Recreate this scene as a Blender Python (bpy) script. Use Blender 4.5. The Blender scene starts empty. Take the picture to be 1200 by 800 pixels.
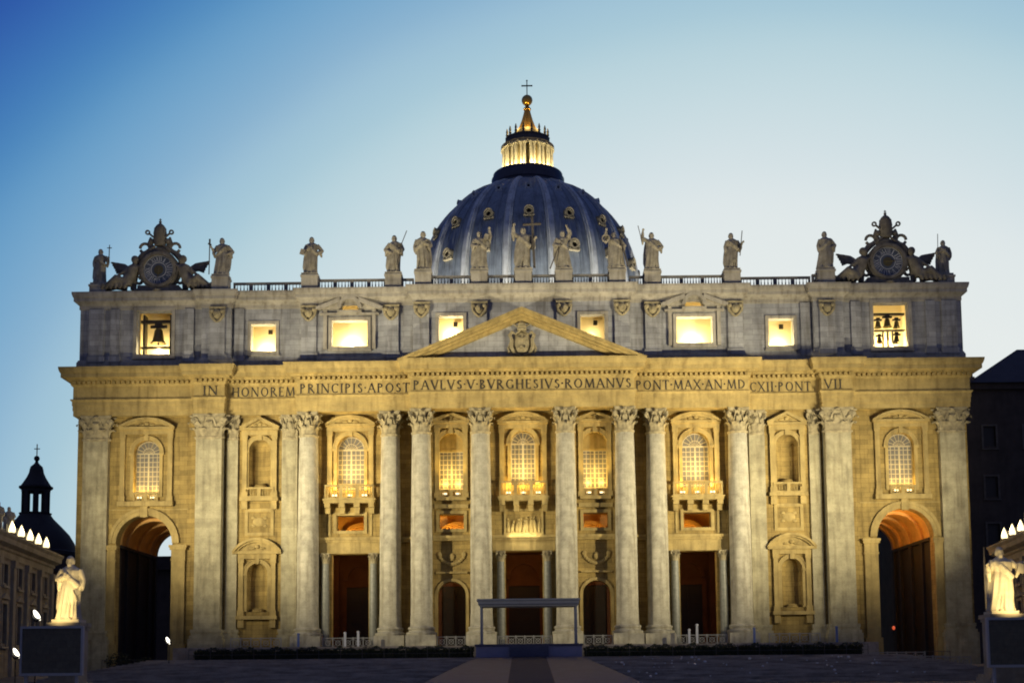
import bpy, math, random
from mathutils import Vector, Matrix
random.seed(7)
R = math.radians
S = bpy.context.scene
COL = S.collection

# ------------------------------------------------------------------ camera
cam = bpy.data.cameras.new('camera')
cam.sensor_width = 36.0
cam.lens = 1537.4 / 1200 * 36
cam.shift_y = 241.1 / 1200
cam.clip_end = 3000
cam.clip_start = 0.5
co = bpy.data.objects.new('camera', cam)
COL.objects.link(co)
co.location = (-0.16, -166.0, -3.8)
co.matrix_world = (Matrix.Translation(co.location) @ Matrix.Rotation(R(0.467), 4, 'Z')
                   @ Matrix.Rotation(R(90 + 5.649), 4, 'X') @ Matrix.Rotation(-R(0.499), 4, 'Z'))
S.camera = co

# ------------------------------------------------------------------ sky
W = bpy.data.worlds.new('World')
S.world = W
W.use_nodes = True
nt = W.node_tree
nt.nodes.clear()
def lin(c):
    return tuple((v / 255 / 12.92) if v / 255 < 0.04045 else ((v / 255 + 0.055) / 1.055) ** 2.4 for v in c) + (1,)
tc = nt.nodes.new('ShaderNodeTexCoord')
dt = nt.nodes.new('ShaderNodeVectorMath'); dt.operation = 'DOT_PRODUCT'
gaz = 0.16
dt.inputs[1].default_value = (math.sin(gaz), math.cos(gaz), 0.0)     # direction of the afterglow behind the church
ac = nt.nodes.new('ShaderNodeMath'); ac.operation = 'ARCCOSINE'
dv = nt.nodes.new('ShaderNodeMath'); dv.operation = 'DIVIDE'; dv.inputs[1].default_value = math.pi
nzs = nt.nodes.new('ShaderNodeTexNoise'); nzs.inputs['Scale'].default_value = 2.2; nzs.inputs['Detail'].default_value = 3
nzm = nt.nodes.new('ShaderNodeMath'); nzm.operation = 'MULTIPLY_ADD'; nzm.inputs[1].default_value = 0.012; nzm.inputs[2].default_value = -0.006
adn = nt.nodes.new('ShaderNodeMath'); adn.operation = 'ADD'
rp = nt.nodes.new('ShaderNodeValToRGB'); rp.color_ramp.interpolation = 'CARDINAL'
stops = [(0.0, (236, 238, 236)), (0.098, (229, 235, 234)), (0.122, (217, 228, 231)), (0.155, (180, 208, 219)),
         (0.173, (146, 184, 210)), (0.198, (92, 147, 194)), (0.225, (44, 86, 165)), (0.30, (46, 72, 132)),
         (0.50, (70, 80, 122)), (1.0, (84, 90, 118))]
el = rp.color_ramp.elements
while len(el) > 1:
    el.remove(el[-1])
el[0].position = stops[0][0]; el[0].color = lin(stops[0][1])
for p, c in stops[1:]:
    e = el.new(p); e.color = lin(c)
bg = nt.nodes.new('ShaderNodeBackground'); bg.inputs['Strength'].default_value = 1.0
wo = nt.nodes.new('ShaderNodeOutputWorld')
L = nt.links.new
sv = nt.nodes.new('ShaderNodeVectorMath'); sv.operation = 'MULTIPLY'; sv.inputs[1].default_value = (0.90, 1.0, 1.06)
sn = nt.nodes.new('ShaderNodeVectorMath'); sn.operation = 'NORMALIZE'
L(tc.outputs['Generated'], sv.inputs[0]); L(sv.outputs[0], sn.inputs[0])
L(sn.outputs[0], dt.inputs[0]); L(dt.outputs['Value'], ac.inputs[0]); L(ac.outputs[0], dv.inputs[0])
L(tc.outputs['Generated'], nzs.inputs['Vector']); L(nzs.outputs['Fac'], nzm.inputs[0])
L(dv.outputs[0], adn.inputs[0]); L(nzm.outputs[0], adn.inputs[1]); L(adn.outputs[0], rp.inputs['Fac'])
L(rp.outputs['Color'], bg.inputs['Color']); L(bg.outputs[0], wo.inputs['Surface'])

S.view_settings.view_transform = 'Standard'
try: S.view_settings.look = 'None'
except Exception: pass
S.view_settings.exposure = 0.0
S.view_settings.gamma = 1.0
S.view_settings.use_curve_mapping = False
S.cycles.filter_width = 1.9
S.cycles.max_bounces = 5
S.cycles.sample_clamp_indirect = 4.0
S.cycles.use_light_tree = True

WARM = (1.0, 0.80, 0.42)
GOLD = (1.0, 0.66, 0.17)
AMBER = (1.0, 0.50, 0.11)
def point(name, loc, power, color=WARM, radius=0.25):
    l = bpy.data.lights.new(name, 'POINT'); l.energy = power; l.color = color; l.shadow_soft_size = radius
    o = bpy.data.objects.new(name, l); o.location = loc; COL.objects.link(o); return o
def spot(name, loc, target, power, angle, color=WARM, blend=0.6, radius=0.35):
    l = bpy.data.lights.new(name, 'SPOT'); l.energy = power; l.color = color; l.spot_size = R(angle)
    l.spot_blend = blend; l.shadow_soft_size = radius
    o = bpy.data.objects.new(name, l); o.location = loc
    o.rotation_euler = (Vector(target) - Vector(loc)).to_track_quat('-Z', 'Y').to_euler()
    COL.objects.link(o); return o
# floodlights standing on the roofs of the two wings, thrown onto the front of the church
def wing_x(y): return 57.4 - 0.135 * (-10 - y)
for s in (-1, 1):
    k = 0.90 if s < 0 else 0.94
    for (y, tx, tz, p, a) in [(-16, 45, 22, 6000, 114), (-25, 38, 25, 19500, 98), (-33, 25, 26.5, 47000, 82), (-42, 8, 27, 140000, 67)]:
        spot('wing_floodlight_beam', (s * (wing_x(y) - 1.8), y, 13.0), (s * tx, -1, tz), p * k, a, (1.0, 0.86, 0.55), 1.0)

# ------------------------------------------------------------------ materials
def mat(name, base, rough=0.85, var=0.25, scale=0.6, streak=0.0, bump=0.25, bscale=6.0, metal=0.0, joints=None, speck=0.0, second=None):
    m = bpy.data.materials.new(name); m.use_nodes = True
    n = m.node_tree; b = n.nodes['Principled BSDF']
    b.inputs['Roughness'].default_value = rough; b.inputs['Metallic'].default_value = metal
    tc = n.nodes.new('ShaderNodeTexCoord')
    l = n.links.new
    nz = n.nodes.new('ShaderNodeTexNoise'); nz.inputs['Scale'].default_value = scale; nz.inputs['Detail'].default_value = 6; nz.inputs['Roughness'].default_value = 0.62
    l(tc.outputs['Object'], nz.inputs['Vector'])
    r = n.nodes.new('ShaderNodeValToRGB')
    d = second or tuple(v * (1 - var) for v in base)
    up = tuple(min(1, v * (1 + var * 0.45)) for v in base)
    r.color_ramp.elements[0].position = 0.30; r.color_ramp.elements[0].color = d + (1,)
    r.color_ramp.elements[1].position = 0.72; r.color_ramp.elements[1].color = up + (1,)
    l(nz.outputs['Fac'], r.inputs['Fac'])
    out = r.outputs['Color']
    def mul(a, fac, dark):
        mx = n.nodes.new('ShaderNodeMix'); mx.data_type = 'RGBA'; mx.blend_type = 'MULTIPLY'
        mx.inputs[7].default_value = dark + (1,)
        l(a, mx.inputs[6]); l(fac, mx.inputs[0]); return mx.outputs[2]
    if streak:
        mp = n.nodes.new('ShaderNodeMapping'); mp.inputs['Scale'].default_value = (1.1, 1.1, 0.10)
        ns = n.nodes.new('ShaderNodeTexNoise'); ns.inputs['Scale'].default_value = 1.6; ns.inputs['Detail'].default_value = 5
        l(tc.outputs['Object'], mp.inputs['Vector']); l(mp.outputs[0], ns.inputs['Vector'])
        rr = n.nodes.new('ShaderNodeMapRange'); rr.inputs[1].default_value = 0.48; rr.inputs[2].default_value = 0.75
        rr.inputs[4].default_value = streak
        l(ns.outputs['Fac'], rr.inputs[0]); out = mul(out, rr.outputs[0], (0.42, 0.38, 0.33))
    hgt = None
    if joints:
        sx = n.nodes.new('ShaderNodeSeparateXYZ'); l(tc.outputs['Object'], sx.inputs[0])
        ad = n.nodes.new('ShaderNodeMath'); l(sx.outputs[0], ad.inputs[0]); l(sx.outputs[1], ad.inputs[1])
        cb = n.nodes.new('ShaderNodeCombineXYZ'); l(ad.outputs[0], cb.inputs[0]); l(sx.outputs[2], cb.inputs[1])
        bt = n.nodes.new('ShaderNodeTexBrick'); bt.inputs['Scale'].default_value = 1.0
        bt.inputs['Brick Width'].default_value = joints[0]; bt.inputs['Row Height'].default_value = joints[1]
        bt.inputs['Mortar Size'].default_value = joints[2]; bt.inputs['Mortar Smooth'].default_value = 0.3
        bt.inputs['Color1'].default_value = (1, 1, 1, 1); bt.inputs['Color2'].default_value = (0.72, 0.72, 0.72, 1)
        bt.inputs['Mortar'].default_value = (0.50, 0.47, 0.43, 1)
        l(cb.outputs[0], bt.inputs['Vector'])
        mx = n.nodes.new('ShaderNodeMix'); mx.data_type = 'RGBA'; mx.blend_type = 'MULTIPLY'; mx.inputs[0].default_value = joints[3]
        l(out, mx.inputs[6]); l(bt.outputs['Color'], mx.inputs[7]); out = mx.outputs[2]
    if speck:
        v = n.nodes.new('ShaderNodeTexNoise'); v.inputs['Scale'].default_value = 9; v.inputs['Detail'].default_value = 3
        l(tc.outputs['Object'], v.inputs['Vector'])
        rr = n.nodes.new('ShaderNodeMapRange'); rr.inputs[1].default_value = 0.55; rr.inputs[2].default_value = 0.7; rr.inputs[4].default_value = speck
        l(v.outputs['Fac'], rr.inputs[0]); out = mul(out, rr.outputs[0], (0.5, 0.45, 0.4))
    l(out, b.inputs['Base Color'])
    if bump:
        nb = n.nodes.new('ShaderNodeTexNoise'); nb.inputs['Scale'].default_value = bscale; nb.inputs['Detail'].default_value = 5
        l(tc.outputs['Object'], nb.inputs['Vector'])
        bp = n.nodes.new('ShaderNodeBump'); bp.inputs['Strength'].default_value = bump; bp.inputs['Distance'].default_value = 0.08
        l(nb.outputs['Fac'], bp.inputs['Height']); l(bp.outputs[0], b.inputs['Normal'])
    return m
def emit(name, color, strength):
    m = bpy.data.materials.new(name); m.use_nodes = True
    b = m.node_tree.nodes['Principled BSDF']
    b.inputs['Base Color'].default_value = (0.6, 0.55, 0.45, 1)
    b.inputs['Emission Color'].default_value = color + (1,); b.inputs['Emission Strength'].default_value = strength
    return m
M = dict(
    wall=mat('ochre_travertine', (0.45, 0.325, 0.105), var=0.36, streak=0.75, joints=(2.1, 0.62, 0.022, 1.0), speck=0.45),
    trim=mat('ochre_trim_stone', (0.47, 0.355, 0.135), var=0.34, streak=0.65, speck=0.3),
    column=mat('pale_travertine', (0.51, 0.48, 0.37), var=0.36, scale=0.9, streak=0.65, joints=(40, 1.35, 0.02, 0.35), speck=0.45),
    capital=mat('carved_travertine', (0.42, 0.36, 0.22), var=0.5, scale=1.6, streak=0.3, speck=0.5),
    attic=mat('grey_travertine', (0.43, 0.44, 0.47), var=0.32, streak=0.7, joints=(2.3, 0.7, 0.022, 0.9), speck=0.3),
    attic_trim=mat('grey_trim_stone', (0.45, 0.42, 0.36), var=0.34, streak=0.7, speck=0.3),
    rail=mat('weathered_rail_stone', (0.24, 0.23, 0.22), var=0.3, streak=0.4),
    statue=mat('weathered_statue_stone', (0.45, 0.41, 0.32), var=0.55, scale=1.1, streak=0.6, speck=0.4),
    marble=mat('pale_statue_marble', (0.62, 0.56, 0.42), var=0.2, scale=1.3, streak=0.25),
    darkstone=mat('soot_dark_stone', (0.13, 0.115, 0.10), var=0.4, scale=1.0, streak=0.4),
    granite=mat('grey_granite', (0.23, 0.235, 0.20), var=0.3, scale=3.0, rough=0.5),
    lead=mat('lead_sheet', (0.27, 0.32, 0.37), rough=0.6, var=0.35, scale=0.35, streak=0.6, metal=0.25, bscale=2.0),
    leadrib=mat('pale_lead_rib', (0.62, 0.66, 0.66), rough=0.7, var=0.3, scale=0.4, streak=0.6, metal=0.15),
    leaddark=mat('dark_lead', (0.055, 0.06, 0.085), rough=0.5, var=0.3, metal=0.3),
    gilt=mat('gilded_bronze', (0.55, 0.36, 0.10), rough=0.35, var=0.2, metal=0.8),
    bronze=mat('dark_bronze', (0.045, 0.04, 0.035), rough=0.4, var=0.3, metal=0.5, bump=0.05),
    bellmetal=mat('bell_bronze', (0.16, 0.13, 0.06), rough=0.4, var=0.3, metal=0.6),
    pilaster=mat('warm_travertine', (0.48, 0.435, 0.28), var=0.34, scale=0.8, streak=0.7, joints=(40, 1.1, 0.02, 0.4), speck=0.45),
    dormer=mat('tan_dormer_stone', (0.27, 0.235, 0.15), var=0.3, scale=1.0),
    clockstone=mat('dark_clock_stone', (0.25, 0.225, 0.18), var=0.5, scale=1.1, streak=0.6, speck=0.5),
    letter=mat('dark_letter_metal', (0.035, 0.03, 0.025), rough=0.6, var=0.2, bump=0.0),
    glass=mat('leaded_glass', (0.17, 0.165, 0.155), rough=0.35, var=0.2, scale=2.0, bump=0.05),
    muntin=mat('cream_window_bars', (0.50, 0.44, 0.30), rough=0.6, var=0.1, bump=0.0),
    inner=mat('warm_plaster', (0.75, 0.64, 0.40), rough=0.9, var=0.08, bump=0.0),
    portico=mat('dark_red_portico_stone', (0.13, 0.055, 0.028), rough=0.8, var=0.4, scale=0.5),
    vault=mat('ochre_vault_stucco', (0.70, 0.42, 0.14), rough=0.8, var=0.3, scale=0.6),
    door=mat('dark_bronze_door', (0.02, 0.016, 0.012), rough=0.5, var=0.3),
    paving=mat('dark_cobble_paving', (0.20, 0.175, 0.16), var=0.45, scale=0.5, joints=(0.5, 0.5, 0.06, 0.5), bump=0.5, bscale=3),
    step=mat('grey_step_stone', (0.36, 0.32, 0.28), var=0.55, scale=0.35, streak=0.0, bump=0.4, bscale=3, speck=0.4),
    ramp=mat('pale_ramp_boards', (0.07, 0.078, 0.14), var=0.25, scale=0.8, rough=0.7),
    carpet=mat('dark_carpet', (0.05, 0.045, 0.06), var=0.2, rough=1.0),
    dais=mat('blue_white_dais_cloth', (0.20, 0.22, 0.38), var=0.15, rough=0.8),
    canopy=mat('pale_blue_frame_paint', (0.15, 0.17, 0.25), var=0.15, rough=0.6),
    leaf=mat('dark_hedge_leaf', (0.022, 0.034, 0.014), var=0.4, scale=4, rough=0.7),
    iron=mat('grey_barrier_steel', (0.34, 0.34, 0.33), var=0.2, rough=0.5, metal=0.3, bump=0),
    shadeblack=mat('shade_black', (0.03, 0.029, 0.032), var=0.3, rough=0.9),  # near-black holds the passage shade and the cupola's silhouette in its colour
    darkrail=mat('dull_rail_steel', (0.09, 0.09, 0.09), var=0.2, rough=0.6, metal=0.2, bump=0),
    darkiron=mat('dark_iron', (0.03, 0.03, 0.032), var=0.2, rough=0.5, bump=0),
    screen=mat('dark_screen_mesh', (0.17, 0.155, 0.11), var=0.2, scale=3, rough=0.9, joints=(0.5, 0.5, 0.02, 0.5)),
    screenframe=mat('blue_grey_screen_frame', (0.50, 0.50, 0.50), var=0.15, rough=0.8),
    wing=mat('dim_wing_travertine', (0.36, 0.31, 0.22), var=0.35, streak=0.5, joints=(2.2, 0.7, 0.02, 0.5)),
    wingtrim=mat('wing_trim_stone', (0.42, 0.37, 0.27), var=0.3, streak=0.4),
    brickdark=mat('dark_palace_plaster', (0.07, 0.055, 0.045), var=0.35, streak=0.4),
    tile=mat('dark_roof_tile', (0.06, 0.045, 0.04), var=0.3, joints=(0.4, 0.5, 0.05, 0.6)),
    dial=mat('blue_grey_clock_dial', (0.10, 0.12, 0.16), var=0.2, rough=0.5, bump=0),
    dialpale=mat('pale_clock_marks', (0.66, 0.67, 0.70), var=0.15, rough=0.6, bump=0),
    post=mat('pale_post_paint', (0.55, 0.58, 0.66), var=0.1, rough=0.5, bump=0),
    bluepost=mat('blue_post_paint', (0.10, 0.16, 0.42), var=0.1, rough=0.5, bump=0),
    glow=emit('warm_lamp_lens', (1.0, 0.80, 0.42), 2.2),
    glowwhite=emit('white_lamp_lens', (1.0, 0.93, 0.75), 3.0),
    glowred=emit('red_lamp_lens', (1.0, 0.12, 0.03), 0.6),
)

# ------------------------------------------------------------------ mesh builder
class MB:
    def __init__(self): self.v = []; self.f = []
    def add(self, vs, fs):
        o = len(self.v); self.v += [tuple(p) for p in vs]; self.f += [tuple(i + o for i in q) for q in fs]; return self
    def merge(self, mb, mtx=None):
        vs = mb.v if mtx is None else [tuple(mtx @ Vector(p)) for p in mb.v]
        fs = mb.f
        if mtx is not None and mtx.determinant() < 0: fs = [tuple(reversed(q)) for q in fs]
        return self.add(vs, fs)
    def mirrored(self):
        m = MB(); m.v = [(-x, y, z) for x, y, z in self.v]; m.f = [tuple(reversed(q)) for q in self.f]; return m
    def quad(self, a, b, c, d): return self.add([a, b, c, d], [(0, 1, 2, 3)])
    def box(self, x0, x1, y0, y1, z0, z1):
        if x0 > x1: x0, x1 = x1, x0
        return self.add([(x0, y0, z0), (x1, y0, z0), (x1, y1, z0), (x0, y1, z0), (x0, y0, z1), (x1, y0, z1), (x1, y1, z1), (x0, y1, z1)],
                        [(0, 1, 5, 4), (1, 2, 6, 5), (2, 3, 7, 6), (3, 0, 4, 7), (4, 5, 6, 7), (3, 2, 1, 0)])
    def prism_xz(self, poly, y0, y1):            # polygon in x,z (counter-clockwise seen from -y) between y0 (front) and y1
        n = len(poly)
        vs = [(x, y0, z) for x, z in poly] + [(x, y1, z) for x, z in poly]
        fs = [tuple(range(n)), tuple(range(2 * n - 1, n - 1, -1))]
        for i in range(n):
            j = (i + 1) % n; fs.append((j, i, n + i, n + j))
        return self.add(vs, fs)
    def prism_xy(self, poly, z0, z1):
        n = len(poly)
        vs = [(x, y, z0) for x, y in poly] + [(x, y, z1) for x, y in poly]
        fs = [tuple(range(n - 1, -1, -1)), tuple(range(n, 2 * n))]
        for i in range(n):
            j = (i + 1) % n; fs.append((i, j, n + j, n + i))
        return self.add(vs, fs)
    def lathe(self, prof, cx=0, cy=0, seg=24, mod=None, a0=0.0, a1=2 * math.pi):
        full = abs(a1 - a0 - 2 * math.pi) < 1e-6
        m = seg if full else seg + 1
        vs = []
        for r, z in prof:
            for i in range(m):
                a = a0 + (a1 - a0) * i / seg
                rr = r * (mod(a, z) if mod else 1)
                vs.append((cx + rr * math.cos(a), cy + rr * math.sin(a), z))
        fs = []
        for k in range(len(prof) - 1):
            for i in range(seg):
                j = (i + 1) % m
                fs.append((k * m + i, k * m + j, (k + 1) * m + j, (k + 1) * m + i))
        if full:
            fs.append(tuple(range(m - 1, -1, -1))); fs.append(tuple(range((len(prof) - 1) * m, len(prof) * m)))
        return self.add(vs, fs)
    def tube(self, pts, rad, seg=8):
        pts = [Vector(p) for p in pts]
        n = len(pts)
        if not isinstance(rad, (list, tuple)): rad = [rad] * n
        vs = []; prev = None
        for i, p in enumerate(pts):
            t = (pts[min(i + 1, n - 1)] - pts[max(i - 1, 0)])
            t = t.normalized() if t.length > 1e-9 else Vector((0, 0, 1))
            if prev is None:
                a = Vector((0, 0, 1)) if abs(t.z) < 0.9 else Vector((1, 0, 0))
                u = t.cross(a).normalized()
            else:
                u = (prev - t * prev.dot(t)).normalized()
            prev = u; w = t.cross(u)
            for k in range(seg):
                a = 2 * math.pi * k / seg
                vs.append(p + (u * math.cos(a) + w * math.sin(a)) * rad[i])
        fs = []
        for i in range(n - 1):
            for k in range(seg):
                j = (k + 1) % seg
                fs.append((i * seg + k, i * seg + j, (i + 1) * seg + j, (i + 1) * seg + k))
        fs.append(tuple(range(seg - 1, -1, -1))); fs.append(tuple(range((n - 1) * seg, n * seg)))
        return self.add(vs, fs)
    def sphere(self, c, r, seg=14, rings=9, mtx=None):
        if not isinstance(r, (list, tuple)): r = (r, r, r)
        vs = []; 
        for i in range(rings + 1):
            ph = math.pi * i / rings
            for k in range(seg):
                a = 2 * math.pi * k / seg
                p = Vector((r[0] * math.sin(ph) * math.cos(a), r[1] * math.sin(ph) * math.sin(a), -r[2] * math.cos(ph)))
                if mtx is not None: p = mtx @ p
                vs.append((c[0] + p.x, c[1] + p.y, c[2] + p.z))
        fs = []
        for i in range(rings):
            for k in range(seg):
                j = (k + 1) % seg
                fs.append((i * seg + k, i * seg + j, (i + 1) * seg + j, (i + 1) * seg + k))
        return self.add(vs, fs)
    def sweep(self, path, prof):                  # path of (x,y) running left to right along the front; outward is -y; prof of (offset,z)
        n = len(path); P = [Vector(p) for p in path]; N = []
        for i in range(n - 1):
            d = (P[i + 1] - P[i]).normalized(); N.append(Vector((d.y, -d.x)))
        offs = []
        for i in range(n):
            if i == 0: offs.append(N[0])
            elif i == n - 1: offs.append(N[-1])
            else: offs.append((N[i - 1] + N[i]) / (1 + N[i - 1].dot(N[i])))
        m = len(prof); vs = []
        for i in range(n):
            for d, z in prof:
                q = P[i] + offs[i] * d; vs.append((q.x, q.y, z))
        fs = []
        for i in range(n - 1):
            for k in range(m - 1):
                fs.append((i * m + k, (i + 1) * m + k, (i + 1) * m + k + 1, i * m + k + 1))
        return self.add(vs, fs)
    def arch_ring(self, xc, zs, r0, r1, y0, y1, a0=0.0, a1=math.pi, seg=20, e=1.0):   # ring between r0 and r1, front y0
        vs = []
        for i in range(seg + 1):
            a = a0 + (a1 - a0) * i / seg
            for r in (r0, r1):
                for y in (y0, y1):
                    vs.append((xc + r * math.cos(a), y, zs + e * r * math.sin(a)))
        fs = []
        for i in range(seg):
            b = i * 4; c = b + 4
            fs += [(b, b + 2, c + 2, c), (b + 2, b + 3, c + 3, c + 2), (b + 1, c + 1, c + 3, b + 3), (b, c, c + 1, b + 1)]
        fs += [(0, 1, 3, 2), (seg * 4, seg * 4 + 2, seg * 4 + 3, seg * 4 + 1)]
        return self.add(vs, fs)
    def wall(self, x0, x1, z0, z1, y, th, ops):   # wall facing -y with openings (kind, xc, w, zb, zt); reveals th deep
        xs = {x0, x1}
        def top(o, x):
            k, xc, w, zb, zt = o
            if k == 'rect': return zt
            r = w / 2; return zt - r + math.sqrt(max(0, r * r - (x - xc) ** 2))
        for o in ops:
            k, xc, w, zb, zt = o
            n = 1 if k == 'rect' else 16
            for i in range(n + 1):
                xs.add(round(xc - w / 2 * math.cos(math.pi * i / n), 6) if n > 1 else round(xc - w / 2 + w * i, 6))
        xs = sorted(xs)
        for a, b in zip(xs[:-1], xs[1:]):
            if b - a < 1e-5: continue
            m = (a + b) / 2
            inside = sorted([o for o in ops if abs(m - o[1]) < o[2] / 2], key=lambda o: o[3])
            la = lb = z0
            for o in inside:
                if o[3] > la + 1e-6: self.quad((a, y, la), (b, y, lb), (b, y, o[3]), (a, y, o[3]))
                la, lb = top(o, a), top(o, b)
                self.quad((a, y, la), (a, y + th, la), (b, y + th, lb), (b, y, lb))     # soffit
                self.quad((a, y, o[3]), (b, y, o[3]), (b, y + th, o[3]), (a, y + th, o[3]))
            self.quad((a, y, la), (b, y, lb), (b, y, z1), (a, y, z1))
        for k, xc, w, zb, zt in ops:
            zs = zt if k == 'rect' else zt - w / 2
            self.quad((xc - w / 2, y, zb), (xc - w / 2, y + th, zb), (xc - w / 2, y + th, zs), (xc - w / 2, y, zs))
            self.quad((xc + w / 2, y, zb), (xc + w / 2, y, zs), (xc + w / 2, y + th, zs), (xc + w / 2, y + th, zb))
        return self
    def build(self, name, m, parent=None, loc=None, smooth=False, angle=40):
        me = bpy.data.meshes.new(name); me.from_pydata(self.v, [], self.f); me.update()
        me.materials.append(m if not isinstance(m, str) else M[m])
        if smooth:
            me.polygons.foreach_set('use_smooth', [True] * len(me.polygons))
            try: me.set_sharp_from_angle(angle=R(angle))
            except Exception: pass
        o = bpy.data.objects.new(name, me); COL.objects.link(o)
        if parent: o.parent = parent
        if loc: o.location = loc
        return o
def tag(o, label=None, cat=None, group=None, kind=None):
    if label: o['label'] = label
    if cat: o['category'] = cat
    if group: o['group'] = group
    if kind: o['kind'] = kind
    return o
def thing(name, label, cat, loc=(0, 0, 0), rz=0, group=None):
    o = bpy.data.objects.new(name, None); o.location = loc; o.rotation_euler = (0, 0, rz); COL.objects.link(o)
    o.empty_display_size = 0.5
    return tag(o, label, cat, group)
def copy_tree(o, parent=None):
    c = o.copy(); COL.objects.link(c)
    if parent: c.parent = parent
    for ch in o.children: copy_tree(ch, c)
    return c

# ------------------------------------------------------------------ ground
g = MB()
ys = [-700, -140, -64, -50]
zs = [-5.6, -5.5, -4.75, -4.3]
# one sheet: flat square, gentle rise, apron each side of the stairs, streets behind
prof = [(-700, -6.0), (-166, -5.5), (-120, -5.3), (-66, -4.7), (-50, -4.45), (-14, -2.75), (2, -2.55), (60, -2.5), (900, -2.5)]
for (ya, za), (yb, zb) in zip(prof[:-1], prof[1:]):
    n = 12
    for i in range(n):
        xa = -700 + 1400 * i / n; xb = -700 + 1400 * (i + 1) / n
        g.quad((xa, ya, za), (xb, ya, za), (xb, yb, zb), (xa, yb, zb))
tag(g.build('ground', 'paving'), kind='structure')
st = MB()
NS = 22
for i in range(NS):                                   # broad shallow stairs up to the church
    y0 = -50 + 35.0 * i / NS; z1 = -4.42 + 2.9 * (i + 1) / NS
    hw = 47.0 - 4.0 * i / NS
    st.box(-hw, hw, y0, -10.9, z1 - 0.131, z1)
tag(st.build('stairs', 'step'), kind='structure')
pf = MB(); pf.box(-41.6, 41.6, -10.95, 14.0, -3.2, 0.0)
tag(pf.build('church_terrace', 'step'), kind='structure')

# ------------------------------------------------------------------ the church
B = thing('basilica', 'huge floodlit baroque church front with giant columns, pediment, inscription and ribbed lead dome', 'church')
def part(mb, name, m, parent=B, **k): return mb.build(name, m, parent, **k)

ENT_L = [(-57.6, 9.0), (-57.6, -0.9), (-41.9, -0.9), (-41.9, -1.7), (-38.05, -1.7), (-38.05, -0.5), (-28.65, -0.5), (-28.65, -2.2), (-14.05, -2.2), (-14.05, -3.6)]
ENT = ENT_L + [(-x if x > -57 else 57.05, y) for x, y in reversed(ENT_L)]
arch_prof = [(0, 29.95), (0, 30.6), (.07, 30.62), (.07, 31.25), (.14, 31.27), (.14, 31.75), (.32, 31.95), (.32, 32.08), (.04, 32.1)]
frieze_prof = [(.04, 32.1), (.04, 33.72)]
corn_prof = [(.04, 33.72), (.16, 33.76), (.3, 33.95), (.34, 34.36), (.8, 34.42), (.8, 34.62), (1.28, 34.72), (1.28, 35.25), (1.36, 35.3), (1.52, 35.72), (1.56, 36.05), (-.3, 36.2)]
e = MB(); e.sweep(ENT, arch_prof)
secs = [(-57.6, -41.9, -0.9), (-41.9, -38.05, -1.7), (-38.05, -28.65, -0.5), (-28.65, -14.05, -2.2), (-14.05, 14.05, -3.6),
        (14.05, 28.65, -2.2), (28.65, 38.05, -0.5), (38.05, 41.9, -1.7), (41.9, 57.05, -0.9)]
for i, (a, b, y) in enumerate(secs):
    e.quad((a, y, 29.95), (a, 1.6, 29.95), (b, 1.6, 29.95), (b, y, 29.95))
part(e, 'architrave', 'trim')
part(MB().sweep(ENT, frieze_prof), 'frieze', 'trim')
c = MB(); c.sweep(ENT, corn_prof)
for a, b, y in secs:
    n = int((b - a) / 0.62)
    for k in range(n):
        x = a + (b - a) * (k + .5) / n
        c.box(x - .17, x + .17, y - .72, y - .2, 33.98, 34.34)
c.quad((-57.6, -0.4, 36.16), (57.0, -0.4, 36.16), (57.0, 6, 36.16), (-57.6, 6, 36.16))
part(c, 'cornice', 'trim')

# walls of the main storey
w = MB()
for s in (-1, 1):
    w2 = MB()
    XE = 57.2 if s < 0 else 56.75
    w2.wall(28.6, XE, -3.2, 30.6, 0.0, 1.5, [('arch', 48.4, 7.15, -3.2, 17.15), ('arch', 48.25, 3.3, 19.5, 26.9)
        , ('arch', 33.75, 2.8, 20.6, 26.8), ('arch', 33.9, 2.6, 4.7, 10.9)])
    w2.wall(13.9, 28.7, -0.2, 30.6, 0.4, 1.5, [('rect', 22.15, 4.7, -0.2, 12.0), ('rect', 22.15, 3.5, 15.0, 16.95), ('arch', 22.15, 3.5, 20.2, 27.3)])
    w2.quad((13.95, 0.4, 0), (13.95, -0.6, 0), (13.95, -0.6, 30), (13.95, 0.4, 30))
    w2.quad((28.62, 0.4, 0), (28.62, 0.0, 0), (28.62, 0.0, 30), (28.62, 0.4, 30))
    w2.quad((XE, 0, -3.2), (XE, 20, -3.2), (XE, 20, 46), (XE, 0, 46))
    w.merge(w2 if s > 0 else w2.mirrored())
w.wall(-13.9, 13.9, -0.2, 30.6, -0.6, 1.5, [('rect', 0, 4.7, -0.2, 12.1), ('arch', 0, 3.1, 20.6, 27.5),
       ('arch', -9.15, 3.5, -0.2, 8.3), ('rect', -9.15, 3.1, 15.0, 16.9), ('arch', -9.15, 3.15, 19.9, 27.3),
       ('arch', 9.15, 3.5, -0.2, 8.3), ('rect', 9.15, 3.1, 15.0, 16.9), ('arch', 9.15, 3.15, 19.9, 27.3)])
part(w, 'facade_wall', 'wall')
# string course and door entablatures between the columns
def course(x0, x1, y, za=None):
    m = MB(); m.box(x0, x1, y - .75, y + .3, 13.75, 14.1); m.box(x0, x1, y - .55, y + .3, 13.45, 13.747)
    if za: m.box(x0, x1, y - .35, y + .3, za, 13.447)
    part(m, 'string_course', 'trim')
for s in (-1, 1):
    course(s * 18.3, s * 26.0, .4, 12.05); course(s * 6.7, s * 11.5, -.6); course(s * 14.3, s * 15.5, .35)
course(-4.0, 4.0, -.65, 12.15)

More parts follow.
